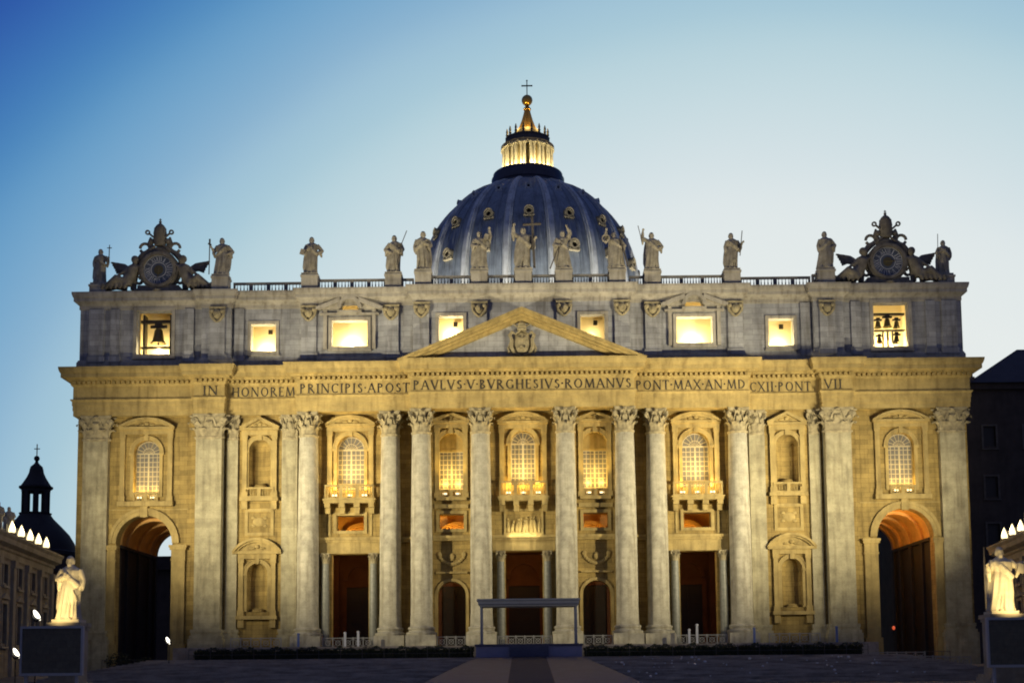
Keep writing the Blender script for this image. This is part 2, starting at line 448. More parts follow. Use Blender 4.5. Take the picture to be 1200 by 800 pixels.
# ---- giant order
def leaf(mb, ang, r, z, h, wd, out):
    ca, sa = math.cos(ang), math.sin(ang)
    pr = [(0, 0), (.05, .35), (.10, .7), (out * .75, .97), (out, .92), (out * .95, .8)]
    wds = [.5, .8, 1, .85, .5, .2]
    vs = []
    for th in (0, -.07):
        for (o, t), ww in zip(pr, wds):
            for u in (-1, 0, 1):
                rr = r + o + th + (.05 if u == 0 else 0); t2 = u * wd * ww * .5
                vs.append((rr * ca - t2 * sa, rr * sa + t2 * ca, z + h * t))
    fs = []
    for k in range(5):
        for u in range(2):
            i = k * 3 + u
            fs.append((i, i + 1, i + 4, i + 3)); fs.append((18 + i, 18 + i + 3, 18 + i + 4, 18 + i + 1))
    mb.add(vs, fs)
def capital_mesh(rt, h):           # Corinthian capital standing on z=0
    m = MB()
    m.lathe([(rt * 1.0, 0), (rt * 1.1, .06 * h), (rt * 1.1, .1 * h), (rt * .92, .12 * h), (rt * .9, .5 * h), (rt * 1.02, .8 * h), (rt * 1.2, .88 * h)], seg=24)
    for k in range(8):
        leaf(m, 2 * math.pi * (k + .5) / 8, rt * .94, .1 * h, .36 * h, rt * .6, .52 * rt)
        leaf(m, 2 * math.pi * k / 8, rt * .94, .16 * h, .56 * h, rt * .56, .6 * rt)
    for k in range(4):
        a = math.pi / 4 + k * math.pi / 2
        ca, sa = math.cos(a), math.sin(a)
        pts = []
        for i in range(26):                           # corner volute
            t = i / 25; th = t * 4.2 * math.pi; rr = .30 * rt * (1 - .8 * t)
            o = rt * 1.42 + rr * math.sin(th); z = h * .74 + rr * math.cos(th)
            pts.append((o * ca, o * sa, z))
        pts = [(rt * 1.02 * ca, rt * 1.02 * sa, .5 * h), (rt * 1.2 * ca, rt * 1.2 * sa, .74 * h)] + pts
        m.tube(pts, [.07 * rt, .10 * rt] + [.11 * rt] * 26, 6)
        b = k * math.pi / 2
        m.sphere((rt * 1.28 * math.cos(b), rt * 1.28 * math.sin(b), .93 * h), (.2 * rt, .2 * rt, .16 * rt), 8, 6)
        for sgn in (-1, 1):                           # inner helices
            c2 = b + sgn * .26
            pts = [((rt * (1.05 + .18 * t)) * math.cos(b + sgn * (.55 - .3 * t)), (rt * (1.05 + .18 * t)) * math.sin(b + sgn * (.55 - .3 * t)), h * (.45 + .38 * t)) for t in (0, .3, .6, .85, 1)]
            m.tube(pts, .07 * rt, 5)
    A = rt * 1.62; poly = []
    for k in range(4):
        b = k * math.pi / 2 - math.pi / 4
        p0 = Vector((math.cos(b), math.sin(b))) * A * 1.0; p1 = Vector((math.cos(b + math.pi / 2), math.sin(b + math.pi / 2))) * A
        for i in range(7):
            t = .04 + .92 * i / 6
            p = p0.lerp(p1, t); d = 1 - .26 * (1 - (2 * t - 1) ** 2) * .75
            poly.append((p.x * d, p.y * d))
    m.prism_xy(poly, .88 * h, .94 * h); m.prism_xy([(x * 1.05, y * 1.05) for x, y in poly], .94 * h + .003, h - .003)
    return m
def column_tree(name, loc, rb, z0, zcap, ztop, pw, pz, m_shaft, m_cap):
    rt = rb * .86
    sh = MB(); pr = []
    for i in range(13):
        t = i / 12; r = rb - (rb - rt) * (max(0, t - .3) / .7) ** 1.5
        pr.append((r, z0 + (zcap - z0) * t))
    pr = [(rb * 1.08, z0)] + [(rb * 1.05, z0 + .12)] + pr[1:]
    sh.lathe(pr, seg=36)
    o = sh.build(name, m_shaft, B, loc, smooth=True)
    cp = capital_mesh(rt, ztop - zcap).build('capital', m_cap, o, (0, 0, zcap), smooth=True, angle=50)
    bs = MB(); hb = z0 - pz
    bs.lathe([(rb * 1.36, pz), (rb * 1.42, pz + .15 * hb), (rb * 1.40, pz + .32 * hb), (rb * 1.22, pz + .4 * hb), (rb * 1.16, pz + .55 * hb), (rb * 1.2, pz + .66 * hb), (rb * 1.26, pz + .78 * hb), (rb * 1.22, pz + .92 * hb), (rb * 1.08, z0 + .003)], seg=32)
    if pw: bs.box(-pw / 2, pw / 2, -pw / 2, pw / 2, 0, pz)
    bs.build('base', m_shaft, o, smooth=True)
    return o
c0 = column_tree('column', (0, 0, 0), 1.37, 2.55, 26.7, 29.94, 3.75, 1.5, 'column', 'capital')
first = True
for s in (-1, 1):
    for x, y in ((27.32, -1.02), (16.88, -1.02), (12.83, -2.42), (5.36, -2.42)):
        o = c0 if first else copy_tree(c0); first = False
        o.location = (s * x, y, 0)
        o.rotation_euler = (0, 0, 0)
# flat pilasters
def pilaster(x, wd, yf, depth, cw, zb=-2.6):
    m = MB(); m.box(x - wd / 2, x + wd / 2, yf, yf + depth, 2.5, 26.7)
    o = m.build('pilaster', 'pilaster', B)
    cm = capital_mesh(1.0, 3.24); k = Matrix.Diagonal((cw / 2.45, .55, 1, 1))
    q = MB().merge(cm, Matrix.Translation((x, yf + .42, 26.7)) @ k); q.box(x - wd / 2, x + wd / 2, yf + .05, yf + depth, 26.7, 29.9)
    q.build('capital', 'capital', o, smooth=True, angle=50)
    b = MB()
    b.box(x - wd / 2 - .55, x + wd / 2 + .55, yf - .55, yf + depth, zb, 1.35)
    b.box(x - wd / 2 - .40, x + wd / 2 + .40, yf - .40, yf + depth, 1.35, 1.75)
    b.box(x - wd / 2 - .22, x + wd / 2 + .22, yf - .22, yf + depth, 1.75, 2.1)
    b.box(x - wd / 2 - .30, x + wd / 2 + .30, yf - .30, yf + depth, 2.1, 2.5)
    b.build('base', 'pilaster', o)
for s in (-1, 1):
    pilaster(s * 54.65, 3.2, -.82, 1.2, 4.2)
    pilaster(s * 39.95, 3.3, -1.6, 2.0, 4.4)
    pilaster(s * 37.2, 1.4, -.36, .8, 1.9)
    pilaster(s * 29.85, 2.0, -.42, .9, 2.4, 0)
# plain strips standing behind the columns
bk = MB()
for s in (-1, 1):
    for x, y in ((27.3, 0.4), (16.9, 0.4), (12.7, -.6), (5.4, -.6)):
        bk.box(s * (x - 1.35), s * (x + 1.35), y - .32, y + .1, 0, 29.9)
    bk.box(s * 42.4, s * 41.6, -.35, .2, 1, 29.9)
part(bk, 'backing_strip', 'wall')

# ---- windows
def frame(mb, xc, y, wo, z0, zt, Wd, zb, zped, ped, apex, kind='arch', po=.1):
    r = wo / 2
    zs = zt - r
    if kind == 'arch':
        mb.arch_ring(xc, zs, r + .003, r + .42, y - .22, y + .1); mb.arch_ring(xc, zs, r + .42, r + .55, y - .3, y + .1)
        for q in (-1, 1):
            mb.box(xc + q * (r + .003), xc + q * (r + .42), y - .22, y + .1, z0, zs)
            mb.box(xc + q * (r - .02), xc + q * (r + .6), y - .34, y + .1, zs - .3, zs)
        mb.box(xc - .25, xc + .25, y - .42, y + .1, zt - .1, zt + .7)
    hw = Wd / 2
    for q in (-1, 1):
        mb.box(xc + q * (hw - .75), xc + q * (hw - .15), y - .42, y + .1, zb, zped - .95)
        mb.box(xc + q * (hw - .82), xc + q * (hw - .08), y - .5, y + .1, zped - 1.5, zped - .95)
        mb.box(xc + q * (hw - .85), xc + q * (hw - .05), y - .52, y + .1, zb, zb + .7)
    mb.box(xc - hw + .05, xc + hw - .05, y - .46, y + .1, zped - .95, zped - .35)
    mb.box(xc - hw - po, xc + hw + po, y - .75, y + .1, zped - .35, zped)
    return mb
def pediment_mesh(xc, y, Wd, z, apex, ped, po=.15):
    p = MB(); hw = Wd / 2 + po; h = apex - z
    if ped == 'seg':
        Rr = (hw * hw + h * h) / (2 * h); zc = apex - Rr; a = math.asin(hw / Rr)
        p.arch_ring(xc, zc, Rr - .32, Rr, y - .85, y + .1, math.pi / 2 - a, math.pi / 2 + a, 16)
        p.arch_ring(xc, zc, Rr - .55, Rr - .32, y - .6, y + .1, math.pi / 2 - a * .96, math.pi / 2 + a * .96, 16)
        a2 = a * .93; poly = [(xc + (Rr - .5) * math.sin(a2 * t), zc + (Rr - .5) * math.cos(a2 * t)) for t in [1 - i / 8 for i in range(17)]]
        poly = [(x, max(zz, z)) for x, zz in poly]
        p.prism_xz([(xc - hw * .9, z), (xc + hw * .9, z)] + poly, y - .3, y + .1)
    else:
        t = .38
        for q in (-1, 1):
            poly = [(xc + q * hw, z), (xc + q * hw, z + .12), (xc, apex), (xc, apex - t), (xc + q * (hw - .75), z)]
            if q > 0: poly = poly
            else: poly = list(reversed(poly))
            p.prism_xz(poly, y - .85 + (.002 if q > 0 else 0), y + .1)
        p.prism_xz([(xc - hw + .5, z), (xc + hw - .5, z), (xc, apex - t * .6)], y - .35, y + .1)
    p.sphere((xc, y - .42, z + h * .35), (.3, .2, .26), 8, 6)
    for q in (-1, 1): p.sphere((xc + q * .65, y - .4, z + h * .22), (.4, .14, .16), 8, 6)
    return p
def pane_mesh(xc, y, wo, z0, zt, arch=True, nx=6, dz=.62):
    r = wo / 2; gl = MB(); mu = MB()
    poly = [(xc - r, z0), (xc + r, z0)]
    if arch: poly += [(xc + r * math.cos(math.pi * i / 16), zt - r + r * math.sin(math.pi * i / 16)) for i in range(17)]
    else: poly += [(xc + r, zt), (xc - r, zt)]
    gl.prism_xz(poly, y, y + .05)
    zs = zt - r if arch else zt
    b = .045
    for i in range(nx + 1):
        x = xc - r + wo * i / nx; bb = .10 if i in (0, nx) or i * 2 == nx else b
        mu.box(x - bb, x + bb, y - .06, y - .003, z0, zs)
    z = z0
    while z < zs:
        mu.box(xc - r, xc + r, y - .052, y - .006, z - b, z + b); z += dz
    mu.box(xc - r, xc + r, y - .07, y - .008, zs - .09, zs + .09)
    if arch:
        for rr in (r * .45, r * .95): mu.arch_ring(xc, zs, rr - .07, rr + .03, y - .055, y - .01)
        for i in range(1, 8):
            a = math.pi * i / 8
            mu.tube([(xc + .2 * math.cos(a), y - .03, zs + .2 * math.sin(a)), (xc + r * math.cos(a), y - .03, zs + r * math.sin(a))], .045, 4)
    return gl, mu
def baluster_row(mb, x0, x1, y, z0, z1, pitch=.36, r=.1):
    n = max(2, int((x1 - x0) / pitch)); h = z1 - z0
    for i in range(n):
        x = x0 + (x1 - x0) * (i + .5) / n
        mb.lathe([(r * .7, z0), (r * .5, z0 + .1 * h), (r, z0 + .35 * h), (r * .45, z0 + .75 * h), (r * .7, z1)], x, y, 6)
    return mb
def balustrade_mesh(x0, x1, y, z0, z1, pier=2, dp=.3, pitch=.36, r=.09):
    m = MB(); m.box(x0, x1, y - dp / 2, y + dp / 2, z0, z0 + .18); m.box(x0, x1, y - dp / 2 - .03, y + dp / 2 + .03, z1 - .24, z1)
    for i in range(pier + 1):
        x = x0 + (x1 - x0) * i / pier
        a = max(x0, x - .22); b = min(x1, x + .22)
        m.box(a, b, y - dp / 2 + .01, y + dp / 2 - .01, z0 + .18, z1 - .24)
        if i < pier: baluster_row(m, x + .25, x + (x1 - x0) / pier - .25, y, z0 + .18, z1 - .24, pitch, r)
    return m
def window(xc, y, wo, z0, zt, Wd, zb, zped, ped, apex, balc=None, square=None, label=None):
    f = frame(MB(), xc, y, wo, z0, zt, Wd, zb, zped, ped, apex)
    if square:
        f.box(xc - wo / 2, xc + wo / 2, y + .69, y + .8, square, square + .35)
        f.wall(xc - wo / 2, xc + wo / 2, square + .35, zt, y + .75, .1, [])
    o = f.build('window', 'trim', B)
    if label: o['label'] = label
    pediment_mesh(xc, y, Wd, zped, apex, ped).build('pediment', 'trim', o)
    gl, mu = pane_mesh(xc, y + .82, wo, z0 - .3, square or zt, square is None, 6 if wo > 3.2 else 6)
    gl.build('pane', 'glass', o); mu.build('glazing_bar', 'muntin', o)
    if balc:
        hw, za, zt2, dp = balc
        b = MB(); b.box(xc - hw, xc + hw, y - dp, y + .3, za - .55, za - .2); b.box(xc - hw - .12, xc + hw + .12, y - dp - .12, y + .3, za - .2, za)
        for t in (-1, -.34, .34, 1):
            x = xc + t * (hw - .45)
            b.prism_xz([(x - .3, za - 1.85), (x + .3, za - 1.85), (x + .36, za - .55), (x - .36, za - .55)], y - dp * .55, y + .1)
            b.box(x - .36, x + .36, y - dp * .92, y + .1, za - 1.1, za - .55)
        b.build('balcony', 'trim', o)
        bl = balustrade_mesh(xc - hw + .1, xc + hw - .1, y - dp + .25, za, zt2, 3, .3, .34, .085)
        for q in (-1, 1): bl.box(xc + q * (hw - .1), xc + q * (hw - .4), y - dp + .4, y, zt2 - .22, zt2)
        bl.build('balustrade', 'trim', o)
    return o
for s in (-1, 1):
    window(s * 48.25, 0, 3.3, 19.5, 26.9, 7.0, 18.9, 28.55, 'seg', 29.75)
    window(s * 22.15, .4, 3.5, 20.2, 27.3, 6.2, 19.0, 28.75, 'seg', 29.85, balc=(3.25, 18.95, 20.75, 1.5))
    window(s * 9.15, -.6, 3.15, 19.9, 27.3, 4.5, 18.9, 28.85, 'tri', 29.9, square=25.0)
window(0, -.6, 3.1, 20.6, 27.5, 6.3, 19.0, 28.7, 'seg', 29.88, balc=(3.15, 18.95, 20.9, 1.4), label='central arched window with balcony above the lit relief')
for s in (-1, 1):                                  # sills of the windows without balcony
    part(MB().box(s * 44.7, s * 51.8, -.75, .1, 18.3, 18.9), 'sill', 'trim')
    part(MB().box(s * 7.2, s * 11.1, -1.25, -.5, 18.6, 19.0), 'sill', 'trim'); part(MB().box(s * 7.0, s * 11.3, -1.05, -.5, 17.6, 18.1), 'ledge', 'trim')
for s in (-1, 1):
    part(balustrade_mesh(s * 48.25 - 1.6, s * 48.25 + 1.6, -.35, 18.9, 20.1, 2, .26, .34, .085), 'balustrade', 'trim')
    part(balustrade_mesh(s * 9.15 - 1.5, s * 9.15 + 1.5, -.85, 19.0, 20.0, 2, .2, .34, .07), 'balustrade', 'trim')

# ---- niches of the bays beside the giant pilasters
def niche(xc, y, wo, z0, zt, Wd, zb, zped, ped, apex, sill_z, rail=None, po=.15):
    r = wo / 2; zs = zt - r
    f = frame(MB(), xc, y, wo, z0, zt, Wd, zb, zped, ped, apex, po=po)
    f.box(xc - Wd / 2 - .1, xc + Wd / 2 + .1, y - .75, y + .1, sill_z - .45, sill_z)
    for q in (-1, 1): f.box(xc + q * (Wd / 2 - .85), xc + q * (Wd / 2 - .1), y - .5, y + .1, sill_z - 1.5, sill_z - .45)
    o = f.build('niche', 'trim', B)
    pediment_mesh(xc, y, Wd, zped, apex, ped, po + .05).build('pediment', 'trim', o)
    a = MB(); n = 16
    vs = []; rows = [z0, z0 + (zs - z0) * .5, zs]
    for z in rows:
        for i in range(n + 1):
            t = math.pi * i / n; vs.append((xc - r * math.cos(t), y + .02 + r * 1.05 * math.sin(t), z))
    for j in range(1, 7):
        ph = math.pi / 2 * j / 6
        for i in range(n + 1):
            t = math.pi * i / n; vs.append((xc - r * math.cos(ph) * math.cos(t), y + .02 + r * 1.05 * math.cos(ph) * math.sin(t), zs + r * math.sin(ph)))
    fs = [(k * (n + 1) + i, k * (n + 1) + i + 1, (k + 1) * (n + 1) + i + 1, (k + 1) * (n + 1) + i) for k in range(8) for i in range(n)]
    a.add(vs, fs); a.box(xc - r, xc + r, y + .02, y + r * 1.05, z0 - .2, z0 + .01)
    a.lathe([(r * .62, z0), (r * .6, z0 + .25), (r * .45, z0 + .45), (r * .2, z0 + .5)], xc, y + r * .45, 14)
    a.build('apse', 'wall', o, smooth=True, angle=50)
    if rail: balustrade_mesh(xc - rail[2], xc + rail[2], y - .4, rail[0], rail[1], 2, .3, .3, .08).build('balustrade', 'trim', o)
for s in (-1, 1):
    niche(s * 33.72, 0, 2.8, 20.6, 26.8, 4.7, 19.3, 28.3, 'tri', 29.7, 19.3, (19.3, 20.6, 1.9))
    niche(s * 33.9, 0, 2.6, 4.7, 10.9, 5.0, 4.2, 12.4, 'seg', 14.1, 4.2, po=.6)
    pn = MB(); x = s * 33.72
    pn.box(x - 1.85, x + 1.85, -.14, .05, 17.5, 17.9); pn.box(x - 1.85, x + 1.85, -.14, .05, 14.45, 14.85)
    pn.box(x - 1.85, x - 1.45, -.14, .05, 14.853, 17.497); pn.box(x + 1.45, x + 1.85, -.14, .05, 14.853, 17.497)
    pn.sphere((x, -.02, 16.2), (.85, .16, .6), 12, 8)
    for q in (-1, 1):
        pn.sphere((x + q * .75, -.03, 16.7), (.3, .12, .22), 8, 6); pn.sphere((x + q * .75, -.03, 15.7), (.3, .12, .22), 8, 6)
    part(pn, 'carved_panel', 'trim', smooth=True, angle=35)
# frames of the low openings between the storeys
for s in (-1, 1):
    for x, y, hw, z0, z1 in ((22.15, .4, 1.75, 15.0, 16.95), (9.15, -.6, 1.55, 15.0, 16.9)):
        m = MB(); x *= s
        for q in (-1, 1): m.box(x + q * (hw + .003), x + q * (hw + .4), y - .2, y + .1, z0 - .4, z1 + .4)
        m.box(x - hw, x + hw, y - .2, y + .1, z1 + .003, z1 + .4); m.box(x - hw, x + hw, y - .2, y + .1, z0 - .4, z0 - .003)
        for q in (-1, 1): m.box(x + q * (hw + .75), x + q * (hw + 1.05), y - .14, y + .1, 14.3, 17.3)
        part(m, 'opening_frame', 'trim')
# garland reliefs above the two small arched doors
for s in (-1, 1):
    m = MB(); x = s * 9.15; y = -.6
    m.arch_ring(x, 8.3 - 1.75, 1.76, 2.15, y - .2, y + .1)
    for q in (-1, 1): m.box(x + q * 1.76, x + q * 2.15, y - .2, y + .1, 0, 6.55)
    m.box(x - 2.0, x + 2.0, y - .4, y + .1, 9.3, 9.55)
    for i in range(13):
        t = i / 12 * 2 - 1
        m.sphere((x + t * 1.5, y - .08, 10.5 + .85 * t * t), (.24, .18, .26), 7, 5)
    for q in (-1, 1): m.sphere((x + q * 1.55, y - .1, 11.75), (.3, .16, .35), 8, 6)
    m.sphere((x, y - .12, 11.4), (.42, .2, .5), 8, 6)
    part(m, 'garland_relief', 'trim', smooth=True, angle=35)
# lit relief panel under the central balcony
m = MB(); y = -.6
m.box(-2.5, 2.5, y - .2, y + .1, 17.15, 17.45); m.box(-2.5, 2.5, y - .2, y + .1, 14.15, 14.45)
for q in (-1, 1): m.box(q * 2.2, q * 2.5, y - .2, y + .1, 14.453, 17.147)
rel = m.build('relief_panel', 'trim', B)
m = MB(); rnd = random.Random(3)
for i in range(9):
    x = -1.9 + 3.8 * i / 8 + rnd.uniform(-.1, .1); h = rnd.uniform(1.35, 2.0); z = 14.5
    ln = rnd.uniform(-.25, .25)
    m.tube([(x, y - .04, z), (x + ln * .3, y - .1, z + h * .45), (x + ln, y - .12, z + h * .8)], [.22, .26, .16], 7)
    m.sphere((x + ln * 1.15, y - .14, z + h * .96), (.16, .14, .19), 8, 6)
    m.tube([(x + ln * .9, y - .14, z + h * .72), (x + ln + rnd.uniform(-.5, .5), y - .2, z + h * rnd.uniform(.5, .9))], [.09, .06], 5)
m.build('carved_figures', 'trim', rel, smooth=True, angle=50)
# granite columns beside the doors
d0 = column_tree('door_column', (0, 0, 0), .53, .55, 10.7, 12.04, 1.5, .25, 'granite', 'capital')
first = True
for x, y in [(-25.2, -.35), (-19.1, -.35), (19.1, -.35), (25.2, -.35), (-2.95, -1.35), (2.95, -1.35)]:
    o = d0 if first else copy_tree(d0); first = False
    o.location = (x, y, 0)
# end arches
for s in (-1, 1):
    m = MB(); x = s * 48.4; zs = 17.15 - 3.575
    m.arch_ring(x, zs, 3.58, 4.1, -.25, .1, seg=28); m.arch_ring(x, zs, 4.1, 4.5, -.36, .1, seg=28)
    m.box(x - .45, x + .45, -.5, .1, 16.9, 18.3)
    for q in (-1, 1):
        m.box(x + q * 3.58, x + q * 5.3, -.38, .1, -2.6, 11.6); m.box(x + q * 3.5, x + q * 5.4, -.46, .1, 11.3, 11.55)
        m.box(x + q * 3.56, x + q * 5.34, -.42, .1, 11.603, 12.7)
        m.box(x + q * 3.4, x + q * 5.5, -.62, .1, 12.7, 13.0); m.box(x + q * 3.3, x + q * 5.6, -.75, .1, 13.0, 13.3)
        m.box(x + q * 3.4, x + q * 5.55, -.6, .1, -2.6, .8)
    m.box(x - 5.6, x + 5.6, -.1, .05, 17.85, 18.0)
    part(m, 'archway', 'trim')
    v = MB(); n = 16; yb = 18.0
    for i in range(n):                            # barrel vault of the passage, with ribs
        a = math.pi * i / n; b = math.pi * (i + 1) / n; r = 3.75
        v.quad((x + r * math.cos(a), 1.4, zs + r * math.sin(a)), (x + r * math.cos(b), 1.4, zs + r * math.sin(b)), (x + r * math.cos(b), yb, zs + r * math.sin(b)), (x + r * math.cos(a), yb, zs + r * math.sin(a)))
    for yy in (4.5, 9.5, 14.5, 17.5): v.arch_ring(x, zs, 3.4, 3.8, yy, yy + .9, seg=20)
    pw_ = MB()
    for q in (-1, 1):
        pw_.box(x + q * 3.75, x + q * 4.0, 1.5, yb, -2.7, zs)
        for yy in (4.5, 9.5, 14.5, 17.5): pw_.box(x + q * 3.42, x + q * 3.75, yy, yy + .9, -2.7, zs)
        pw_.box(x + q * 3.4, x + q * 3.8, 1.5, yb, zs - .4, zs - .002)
    part(v, 'passage_vault', 'vault'); part(pw_, 'passage_wall', 'shadeblack')

# ---- portico behind the doors
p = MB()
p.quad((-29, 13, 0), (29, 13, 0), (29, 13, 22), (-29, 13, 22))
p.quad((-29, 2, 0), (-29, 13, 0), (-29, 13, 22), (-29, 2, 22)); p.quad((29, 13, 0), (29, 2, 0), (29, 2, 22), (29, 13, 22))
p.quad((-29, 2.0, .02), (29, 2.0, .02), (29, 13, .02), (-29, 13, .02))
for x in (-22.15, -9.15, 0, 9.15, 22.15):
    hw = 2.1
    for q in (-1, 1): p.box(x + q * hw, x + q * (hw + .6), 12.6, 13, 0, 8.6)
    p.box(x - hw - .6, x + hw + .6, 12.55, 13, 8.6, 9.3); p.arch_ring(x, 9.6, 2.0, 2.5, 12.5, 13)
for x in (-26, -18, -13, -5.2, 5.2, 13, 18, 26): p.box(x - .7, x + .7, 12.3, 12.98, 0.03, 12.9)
p.box(-28.9, 28.9, 9.0, 12.99, 12.9, 13.6)  # deep ledge added to keep the upper lamplight off the doors below
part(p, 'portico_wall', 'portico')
p = MB(); n = 14
for i in range(n):
    a = math.pi * i / n; b = math.pi * (i + 1) / n
    p.quad((-29, 7.5 - 5.5 * math.cos(a), 17.2 + 5.5 * math.sin(a)), (29, 7.5 - 5.5 * math.cos(a), 17.2 + 5.5 * math.sin(a)), (29, 7.5 - 5.5 * math.cos(b), 17.2 + 5.5 * math.sin(b)), (-29, 7.5 - 5.5 * math.cos(b), 17.2 + 5.5 * math.sin(b)))
rot = Matrix.Rotation(math.pi / 2, 4, 'Z')
for x in (-26, -18, -13, -5.2, 5.2, 13, 18, 26):
    q = MB().arch_ring(0, 17.2, 5.1, 5.6, -.6, .6, seg=16)
    p.merge(q, Matrix.Translation((x, 7.5, 0)) @ rot)
part(p, 'portico_vault', 'vault')
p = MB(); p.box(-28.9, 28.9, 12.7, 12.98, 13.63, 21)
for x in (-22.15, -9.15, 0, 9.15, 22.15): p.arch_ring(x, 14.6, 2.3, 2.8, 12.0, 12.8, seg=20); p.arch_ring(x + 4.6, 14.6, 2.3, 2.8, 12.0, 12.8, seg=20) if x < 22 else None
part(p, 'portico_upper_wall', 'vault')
for x in (-22.15, -9.15, 0, 9.15, 22.15):
    m = MB(); m.box(x - 2.1, x + 2.1, 12.8, 12.95, 0.03, 8.6)
    for i in range(2):
        for j in range(5): m.box(x - 1.85 + i * 1.95, x - .15 + i * 1.95, 12.72, 12.82, .4 + j * 1.6, 1.8 + j * 1.6)
    part(m, 'bronze_door', 'door')
for x, pw in ((-22.15, 150), (-9.15, 200), (0, 130), (9.15, 90), (22.15, 150)):
    point('portico_lamp', (x - 1.2, 10.3, 14.6), pw * 2.6, (1, .56, .10), .3); point('portico_lamp', (x - 1.4, 6.0, 11.6), 190, AMBER, .2)

# ---- attic
ATT_L = [(-57.2, 9.0), (-57.2, -.2), (-41.3, -.2), (-41.3, -.8), (-37.5, -.8), (-37.5, .1), (-28.4, .1), (-28.4, -.9), (-13.9, -.9), (-13.9, -1.9)]
ATT = ATT_L + [(-x if x > -57 else 56.6, y) for x, y in reversed(ATT_L)]
a = MB()
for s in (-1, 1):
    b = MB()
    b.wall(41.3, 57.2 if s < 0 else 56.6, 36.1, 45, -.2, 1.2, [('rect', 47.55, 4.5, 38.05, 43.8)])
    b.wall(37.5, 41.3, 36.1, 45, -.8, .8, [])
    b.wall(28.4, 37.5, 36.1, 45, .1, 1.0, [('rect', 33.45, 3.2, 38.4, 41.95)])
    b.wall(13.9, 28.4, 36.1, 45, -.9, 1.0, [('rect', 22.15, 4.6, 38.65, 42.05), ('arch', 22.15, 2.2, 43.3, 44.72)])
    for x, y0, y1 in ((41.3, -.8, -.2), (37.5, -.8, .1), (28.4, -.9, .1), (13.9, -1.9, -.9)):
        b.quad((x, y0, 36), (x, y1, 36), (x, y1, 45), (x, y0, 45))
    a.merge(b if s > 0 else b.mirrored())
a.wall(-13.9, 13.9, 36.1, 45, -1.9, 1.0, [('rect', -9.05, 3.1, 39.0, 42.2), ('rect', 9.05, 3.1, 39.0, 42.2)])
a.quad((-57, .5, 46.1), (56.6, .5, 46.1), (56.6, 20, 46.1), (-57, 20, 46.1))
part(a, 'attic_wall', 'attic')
part(MB().sweep(ATT, [(.3, 36.1), (.3, 37.0), (.22, 37.1), (.12, 37.35), (-.02, 37.4)]), 'attic_base', 'attic_trim')
part(MB().sweep(ATT, [(-.02, 44.0), (.12, 44.05), (.12, 44.5), (.3, 44.7), (.5, 44.85), (.7, 45.0), (.7, 45.45), (.78, 45.5), (.92, 45.95), (.92, 46.2), (-.6, 46.26)]), 'attic_cornice', 'attic_trim')
ATX = [(55.0, -.2), (52.6, -.2), (43.0, -.2), (39.2, -.8), (36.6, .1), (27.4, -.9), (16.8, -.9), (12.8, -1.9), (5.4, -1.9)]
for s in (-1, 1):
    for x, y in ATX:
        hw = .95 if x not in (52.6, 43.0, 36.6) else .6
        m = MB(); m.box(s * x - hw, s * x + hw, y - .3, y + .1, 37.4, 44.0); m.box(s * x - hw - .15, s * x + hw + .15, y - .4, y + .1, 37.0, 37.8)
        o = m.build('attic_pilaster', 'attic', B)
        if hw > .9 and x < 54:
            q = MB(); X = s * x; yy = y - .35
            q.box(X - 1.05, X + 1.05, yy - .12, yy + .3, 43.75, 44.02)
            q.sphere((X, yy - .1, 43.0), (.55, .3, .62), 10, 8); q.sphere((X, yy - .3, 43.05), (.26, .2, .34), 8, 6)
            for u in (-1, 1):
                q.sphere((X + u * .72, yy - .08, 43.4), (.36, .25, .32), 8, 6)
                q.tube([(X + u * .9, yy - .1, 43.4), (X + u * .75, yy - .12, 42.7), (X + u * .3, yy - .12, 42.2), (X, yy - .1, 42.0)], [.18, .2, .18, .12], 6)
            q.build('carved_capital', 'capital', o, smooth=True, angle=50)
